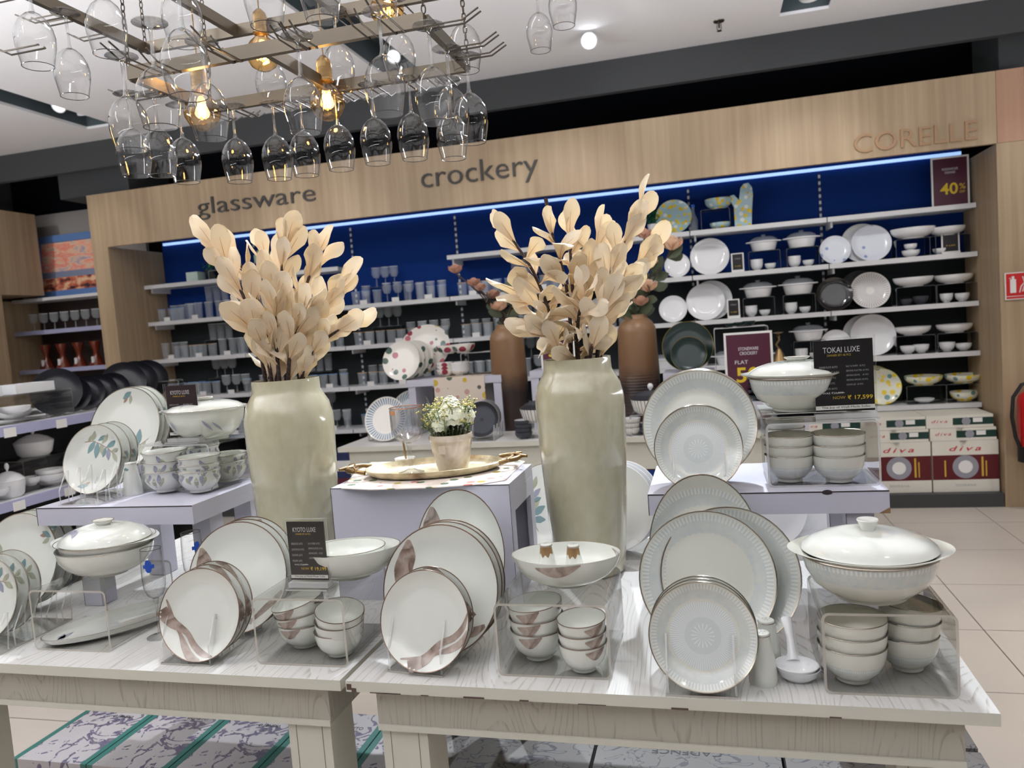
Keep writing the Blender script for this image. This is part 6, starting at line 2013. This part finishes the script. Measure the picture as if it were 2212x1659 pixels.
right_end(3, 1968, 72, 'plain', 'on the fourth shelf, right of the large white plate', ((-.04, .055, .055, 'plain'), (.05, .055, .06, 'plain')))
right_end(3, 2058, 72, 'plain', 'at the right end of the fourth shelf', ((-.055, .055, .065, 'plain'), (.055, .055, .05, 'plain')))
right_end(4, 1987, 76, 'lemon', 'on the fifth shelf beside the lemon plate', ((.0, .07, .03, 'plain'),))
right_end(4, 2074, 74, 'lemon', 'at the right end of the fifth shelf', ((.0, .095, .07, 'lemon'),))
wplate('plain', 1454, 669, 60, 2, 'small white plate on the third shelf', Y=6.36)
wplate('plain', 1537, 648, 88, 2, 'white plate behind the large one on the third shelf', Y=6.44)
wplate('plain', 1524, 652, 82, 2, 'large white plate on the third shelf', Y=6.40)
wplate('dglass', 1803, 640, 74, 2, 'smoked glass plate on the third shelf', Y=6.36)
wplate('black', 1858, 620, 84, 2, 'dark plate behind the grey-ray plate on the third shelf', Y=6.44)
wplate('gray', 1880, 626, 82, 2, 'grey-ray plate with a pale centre on the third shelf', Y=6.40)
wplate('plain', 1806, 745, 64, 3, 'small white plate on the fourth shelf behind the black price card', Y=6.36)
wplate('plain', 1868, 728, 92, 3, 'white plate behind the large one on the fourth shelf', Y=6.445)
wplate('plain', 1886, 730, 88, 3, 'large white plate on the fourth shelf', Y=6.40)
wplate('lemon', 1888, 830, 84, 4, 'lemon plate behind the front lemon plate on the fifth shelf', Y=6.445)
wplate('lemon', 1904, 835, 82, 4, 'front lemon plate on the fifth shelf', Y=6.38)
for j in (3, 4):
    for i, px in enumerate((1432, 1500, 1570, 1640)):
        casserole('white glass-lidded casserole on the %s shelf, %s behind the green plates' % (ROW[j], ('first', 'second', 'third', 'fourth')[i]), px, 700, 64, SZ[j] + .001)
for i, px in enumerate((1236, 1300)):
    wplate('plain', px, 660, 70, 2, '%s white plate behind the cream leaves on the third shelf' % ('left', 'right')[i], Y=6.40)

# boxed sets on the lowest deck
bxw = mat('cream_set_carton', (226, 222, 210), .5); bxm = mat('maroon_band', (92, 14, 24), .5); bxg = mat('dark_green_band', (12, 54, 46), .5); red_t = mat('red_script', (196, 40, 60), .5); silver_p = mat('grey_plate_print', (150, 150, 160), .5)
def big_box(label, x, w, z):
    t = thing('dinner_set_carton', label, 'box', (x, 5.92, z), 0); h = .362
    M().box(-w / 2, w / 2, 0, .34, 0, h).obj('carton', bxw, t, smooth=False)
    M().box(-w / 2, w / 2, -.0008, 0, h * .24, h * .72).obj('maroon_band', bxm, t, smooth=False)
    M().lathe([(.082, 0), (.0001, 0)], 32).xf(Matrix.Translation((0, -.0012, h * .49)) @ Matrix.Rotation(PI / 2, 4, 'X')).obj('printed_plate', silver_p, t, smooth=False)
    M().lathe([(.045, 0), (.0001, 0)], 32).xf(Matrix.Translation((0, -.0018, h * .49)) @ Matrix.Rotation(PI / 2, 4, 'X')).obj('printed_centre', white_card, t, smooth=False)
    M().box(.10, .112, -.0015, -.001, h * .3, h * .68).box(.125, .133, -.0015, -.001, h * .3, h * .6).box(-.133, -.123, -.0015, -.001, h * .3, h * .62).obj('printed_cutlery', txt_gold, t, smooth=False)
    text('diva', red_t, width=.20, height=.035, parent=t, loc=(-.10, -.0006, h * .80), shear=.3, off=.01, spacing=1.4)
    text('SOVRANA', txt_dim, width=.13, height=.016, parent=t, loc=(-.065, -.0006, h * .11))
def thin_box(label, x, w, z):
    t = thing('dinner_set_carton', label, 'box', (x, 5.92, z), 0); h = .088
    M().box(-w / 2, w / 2, 0, .34, 0, h).obj('carton', bxw, t, smooth=False)
    M().box(-w * .1, w / 2, -.0008, 0, h * .22, h * .78).obj('green_band', bxg, t, smooth=False)
    M().lathe([(.028, 0), (.0001, 0)], 20).xf(Matrix.Translation((w * .1, -.0014, h * .5)) @ Matrix.Rotation(PI / 2, 4, 'X')).lathe([(.022, 0), (.0001, 0)], 20).obj('printed_cup', silver_p, t, smooth=False)
    M().box(w * .2, w * .34, -.0016, -.001, h * .4, h * .75).obj('printed_box', white_card, t, smooth=False)
    text('diva', red_t, width=.10, height=.022, parent=t, loc=(-w * .42, -.0006, h * .42), shear=.3, spacing=1.3)
COLN = ['rightmost column', 'second column from the right', 'third column from the right', 'fourth column from the right']
for i in range(4):
    x = 1.69 - i * .425
    big_box('big cream carton with maroon band, %s on the deck' % COLN[i], x, .415, .0965)
    thin_box('lower thin cream carton with green band, %s' % COLN[i], x - .01, .415, .460)
    thin_box('upper thin cream carton with green band, %s' % COLN[i], x - .03, .42, .550)
colr = [((30, 80, 170), 'blue'), ((34, 34, 40), 'black'), ((92, 30, 44), 'maroon'), ((176, 178, 184), 'white'), ((30, 42, 84), 'navy')]
for i in range(11):
    c_, nm = colr[(i * 3) % 5]
    for lv in range(2):
        c2, nm2 = colr[(i * 3 + lv * 2) % 5]
        o = thing('glassware_carton', '%s %s carton, %s from the left on the deck under the glassware' % ('lower' if lv == 0 else 'upper', nm2, ORD[i + 1]), 'box', (-4.85 + i * .43, 5.95, .096 + lv * .205), 0)
        M().box(-.2, .2, 0, .3, 0, .203).obj('carton', mat('carton_' + nm2, c2, .5), o, smooth=False)
        M().box(-.15, .15, -.001, 0, .06, .15).obj('label_patch', white_card if nm2 != 'white' else silver_p, o, smooth=False)

# ------------------------------------------------------------------ glassware side of the rear wall
gtip = mat('copper_glass_tip', (206, 160, 110), .4)
def tumbler(R, h, tip, stem=False):
    def f():
        t = thing('drinking_glass', '', 'glass')
        if stem:
            M().lathe([(.0001, h * .45), (R * .6, h * .48), (R, h * .68), (R * .9, h)], 20).lathe([(R * .8, .001), (R * .15, .008), (R * .1, h * .4), (.0001, h * .45)], 16).obj('glass_body', glass_far, t)
        else:
            M().lathe([(.0001, .003), (R * .86, .003), (R, h)], 20).lathe([(.0001, .0), (R * .86, .0), (R * .9, h * .1), (.0001, h * .1)], 20).obj('glass_body', glass_far, t)
        M().torus(R * (.9 if stem else 1), .0016, h, 18).obj('rim', tip, t)
        return t
    return Proto(f)
KIND = [(tumbler(.041, .115, gtip), 'copper-rimmed tumbler', .115), (tumbler(.037, .15, white_metal), 'tall clear tumbler', .15), (tumbler(.042, .17, white_metal, True), 'stemmed glass', .17), (tumbler(.039, .12, mat('pale_blue_glass_rim', (120, 160, 215), .4)), 'blue-rimmed tumbler', .12)]
bays = {3: 'fourth', 4: 'third', 5: 'second', 6: 'first'}
tagm = white_card
cnt = 0
for k in (6, 5, 4, 3):
    for j in (1, 2, 3, 4):
        x0 = BX[k + 1]; z = SZ[j]
        where = '%s shelf, %s bay from the left pillar' % (ROW[j], bays[k])
        r = random.Random(k * 10 + j)
        kd = [r.choice(KIND) for _ in range(3)]
        riserx = x0 + r.choice((.34, .62))
        for i in range(9):
            x = x0 + .09 + i * .102
            P_, nm, hh = kd[i // 3]
            P_((x, 6.34 + r.uniform(-.01, .02), z + .0005), 0, '%s, %s from left, front row, %s' % (nm, ORD[i + 1], where), 'glass')
        for i in range(8):
            x = x0 + .14 + i * .102
            P_, nm, hh = kd[(i // 3 + 1) % 3]
            if abs(x - riserx) > .19:
                P_((x, 6.45 + r.uniform(-.01, .02), z + .0005), 0, '%s, %s from left, back row, %s' % (nm, ORD[i + 1], where), 'glass')
        riser('glass display riser on %s' % where, (riserx, 6.46, z + .0005), .28, .13, .15, 0, edge_mat('dim_acrylic_edge', (90, 94, 98), .7))
        P_, nm, hh = r.choice(KIND)
        for i in range(3):
            P_((riserx - .085 + i * .085, 6.46, z + .1515), 0, '%s on the riser, %s one, %s' % (nm, ('left', 'middle', 'right')[i], where), 'glass')
        for i, xx in enumerate((x0 + .2, x0 + .5, x0 + .8)):
            tag(M().box(-.032, .032, -.001, .001, 0, .038).obj('price_tag', tagm, None, smooth=False, loc=(xx, 6.262, z + .001)), '%s white price tag on %s' % (('left', 'middle', 'right')[i], where), 'price tag')
# a few taller pieces over the gap and next to the magnolias
for i in range(5):
    KIND[1][0]((-1.02 + i * .09, 6.36, SZ[1] + .0005), 0, 'tall clear tumbler behind the pink blossoms on the second shelf, %s from left' % ORD[i + 1], 'glass')
    KIND[3][0]((-1.02 + i * .09, 6.36, SZ[2] + .0005), 0, 'blue-rimmed tumbler behind the pink blossoms on the third shelf, %s from left' % ORD[i + 1], 'glass')

# left bay: glasses and amber lamps
for i in range(10):
    KIND[2][0]((-6.5 + i * .125, 6.36, 1.7805), 0, 'stemmed glass under the painting, %s from the left' % ORD[i + 1], 'glass')
    KIND[0][0]((-6.5 + i * .125, 6.36, 1.0205), 0, 'copper-rimmed tumbler on the low shelf of the left bay, %s from left' % ORD[i + 1], 'glass')
amb = mat('amber_red_glass', (110, 44, 28), .15, coat=.5)
for i in range(6):
    t = thing('hourglass_candle_lamp', 'amber hourglass candle lamp in the left bay, %s from the left' % ORD[i + 1], 'lantern', (-6.42 + i * .2, 6.38, 1.4005), 0)
    M().lathe([(.0001, 0), (.07, 0), (.06, .03), (.022, .13), (.055, .24), (.05, .24), (.0001, .14)], 24).obj('glass_body', amb, t)
    M().lathe([(.0001, .03), (.018, .03), (.018, .09), (.0001, .092)], 12).xf(Matrix.Translation((0, -.045, 0))).obj('candle', white_card, t)

# ------------------------------------------------------------------ low gondola on the left with white and black crockery
XG = -3.40
gt = thing('gondola_shelving', 'low black-backed shelving unit at the left photo edge with white crockery', 'shelving', (XG - .25, 3.7, 0))
GZ = [1.178, .806, .44]
rail = mat('lilac_price_rail', (170, 172, 205), .4)
def G_(nm, mb, mt): return mb.xf(Matrix.Translation((-XG + .25, -3.7, 0))).obj(nm, mt, gt, smooth=False)
G_('back_panel', M().box(XG - .50, XG - .47, 2.2, 4.55, 0, 1.2), black)
G_('end_panel', M().box(XG - .47, XG - .02, 4.52, 4.55, 0, 1.14), charcoal_d)
G_('plinth', M().box(XG - .47, XG - .03, 2.2, 4.52, 0, .10), charcoal_d)
for q, zz in enumerate(GZ):
    G_('shelf_board', M().box(XG - .47, XG - .012, 2.2, 4.52, zz - .025, zz), white_metal)
    G_('price_rail', M().box(XG - .0118, XG, 2.2, 4.52, zz - .045, zz + .004), rail)
    for i in range(6):
        G_('price_label', M().box(XG + .0002, XG + .002, 2.75 + i * .32, 2.82 + i * .32, zz - .052, zz - .006), white_card)
def GB(kind, px, py, j, wpx, label, hr=.7, z=None, **k):
    zz = GZ[j] if z is None else z
    p = atZ(px, py, zz); R = wpx * (p - EYE).dot(Fw) / FPX / 2
    x = min(p.x, XG - .03 - R * 1.0)
    sc_ = x / p.x
    return bowl(label, (x, p.y * sc_, zz + .001), round(R, 3), round(R * hr, 3), kind, **k)
GR = [edge_mat('smoky_acrylic_edge', (120, 122, 112), .8)]
riser('acrylic riser on the upper gondola shelf under the white square dishes', (XG - .20, 3.25, GZ[0] + .0005), .20, .75, .15, 0, GR[0])
for i in range(2):
    t = thing('square_dish', '%s white square dish with dividers on the upper gondola riser' % ('nearer', 'farther')[i], 'dish', (XG - .20, 3.08 + i * .33, GZ[0] + .151), 0)
    M().box(-.07, .07, -.12, .12, 0, .012).box(-.075, -.068, -.125, .125, .0, .05).box(.068, .075, -.125, .125, .0, .05).box(-.068, .068, -.125, -.118, 0, .05).box(-.068, .068, .118, .125, 0, .05).box(-.068, .068, -.03, -.024, .012, .045).box(-.068, .068, .04, .046, .012, .045).obj('dish_body', china_w, t, smooth=False)
GB('plain', 30, 905, 0, 72, 'large white angular bowl at the front of the upper gondola shelf', .55)
GB('plain', 34, 905, 0, 70, 'second large white bowl nested over the angular one on the gondola', .5, z=GZ[0] + .05)
for i, (px, w) in enumerate(((88, 46), (118, 44), (142, 46))):
    GB('plain', px, 893 - i * 5, 0, w, 'small scalloped white bowl on the upper gondola shelf, %s from the left' % ORD[i + 1], .45)
for i, (px, py, s_) in enumerate(((128, 828, 100), (152, 838, 84), (166, 842, 82), (182, 848, 84), (212, 850, 88), (236, 828, 104), (262, 838, 108), (286, 850, 106))):
    p = atZ(px, 872, GZ[0]); R = .135 if i in (0, 5, 6, 7) else .105
    x = XG - .20; y = 3.62 + i * .105
    place_plate('black', (x, y, GZ[0] + .004 + R * .96), R, math.radians(14), .55, 'matt black plate on the left gondola, %s from the near end' % ORD[i + 1], 0)
riser('acrylic riser at the far end of the upper gondola shelf', (XG - .14, 4.42, GZ[0] + .0005), .24, .18, .12, .5, GR[0])
riser('acrylic riser on the lower gondola shelf under the lidded casserole', (XG - .22, 3.44, GZ[1] + .0005), .22, .36, .17, 0, GR[0])
lidded('white lidded casserole with a ball knob on the lower gondola riser', (XG - .215, 3.44, GZ[1] + .1715), .098, .075, china_w, china_w)
lidded('white lidded sugar pot at the front of the lower gondola shelf', (XG - .12, 3.17, GZ[1] + .001), .078, .085, china_w, china_w)
lidded('white lidded casserole farther along the lower gondola shelf', (XG - .22, 3.95, GZ[1] + .001), .10, .085, china_w, china_w)
for i in range(3):
    GB('plain', 112, 1048, 1, 60, 'white bowl in the stack on the lower gondola shelf, %s' % ('bottom', 'middle', 'top')[i], .65, z=GZ[1] + i * .026)
for i in range(2):
    GB('plain', 68, 1048, 1, 40, 'white cup behind the sugar pot on the lower gondola shelf, %s of two' % ('lower', 'upper')[i], .9, z=GZ[1] + i * .03)
    GB('plain', 4, 1075, 1, 36, 'white cup cut by the left photo edge on the lower gondola shelf, %s of two' % ('lower', 'upper')[i], .9, z=GZ[1] + i * .03)

# ------------------------------------------------------------------ groups of look-alike things
def grp(o):
    nm = o.name.split('.')[0]; lb = o.get('label', '')
    side = ('wall shelves' if o.location.y > 5.6 else 'rear table' if o.location.y > 4.1 else 'left gondola' if o.location.x < -2.6 else 'front tables')
    if nm == 'drinking_glass': return 'drinking glasses in rows on the wall shelves'
    if nm == 'wine_glass': return 'wine glasses hung upside down from the ceiling racks'
    if nm == 'leaf_branch': return 'dried leaf branches in the %s cream vase' % ('right' if o.location.x > -.7 else 'left')
    if nm == 'magnolia_stem': return 'magnolia stems in the brown vases'
    if nm == 'plate': return {'front tables': 'dinner and quarter plates on the front tables'}.get(side, 'plates on the ' + side)
    if nm == 'bowl': return 'bowls on the ' + side
    if nm == 'serving_bowl': return 'oval serving bowls on the front risers'
    if nm == 'platter' or nm == 'square_platter': return 'platters on the front tables' if side == 'front tables' else 'platters at the back'
    if nm == 'acrylic_riser': return 'acrylic risers on the ' + side
    if nm == 'plate_stand': return 'acrylic plate stands'
    if nm == 'shaker': return 'salt and pepper shakers on the front tables'
    if nm == 'gift_box': return 'violet-flowered gift boxes under the left table'
    if nm == 'dinner_set_box': return 'scroll-print boxes under the right table'
    if nm == 'dinner_set_carton': return 'cream dinner set cartons on the low deck'
    if nm == 'glassware_carton': return 'coloured cartons on the low deck'
    if nm == 'price_tag': return 'white price tags on the glassware shelves'
    if nm == 'price_sign': return 'dark price cards on the front tables'
    if nm == 'small_price_card': return 'small dark price cards on the wall shelves'
    if nm == 'sale_sign': return 'maroon sale signs'
    if nm == 'covered_tureen': return 'lidded tureens on the front tables'
    if nm == 'glass_lidded_casserole': return 'glass-lidded casseroles on the wall shelves'
    if nm == 'hourglass_candle_lamp': return 'amber hourglass lamps in the left bay'
    if nm == 'champagne_flute': return 'champagne flutes on the left table'
    if nm == 'soup_spoon': return 'soup spoons beside the shakers'
    if nm == 'display_bench': return 'small lilac benches on the tables'
    if nm == 'display_table': return 'white display tables'
    if nm == 'downlight': return 'downlights in the ceiling slots'
    if nm == 'hanging_glass_rack': return 'steel racks hung from the ceiling'
    if nm == 'tall_ceramic_vase': return 'tall cream vases on the front tables'
    if nm == 'brown_ridged_vase': return 'brown ridged vases on the rear table'
    if nm == 'lidded_dish': return 'lidded dishes at the back'
    if nm == 'black_tin': return 'black tins on the top shelf'
    if nm == 'square_dish': return 'white square dishes on the left gondola'
    if nm == 'sign_lettering': return 'words on the oak fascia'
    return None
for o in list(C.objects):
    if o.parent is None and 'label' in o and 'group' not in o:
        g_ = grp(o)
        if g_: o['group'] = g_
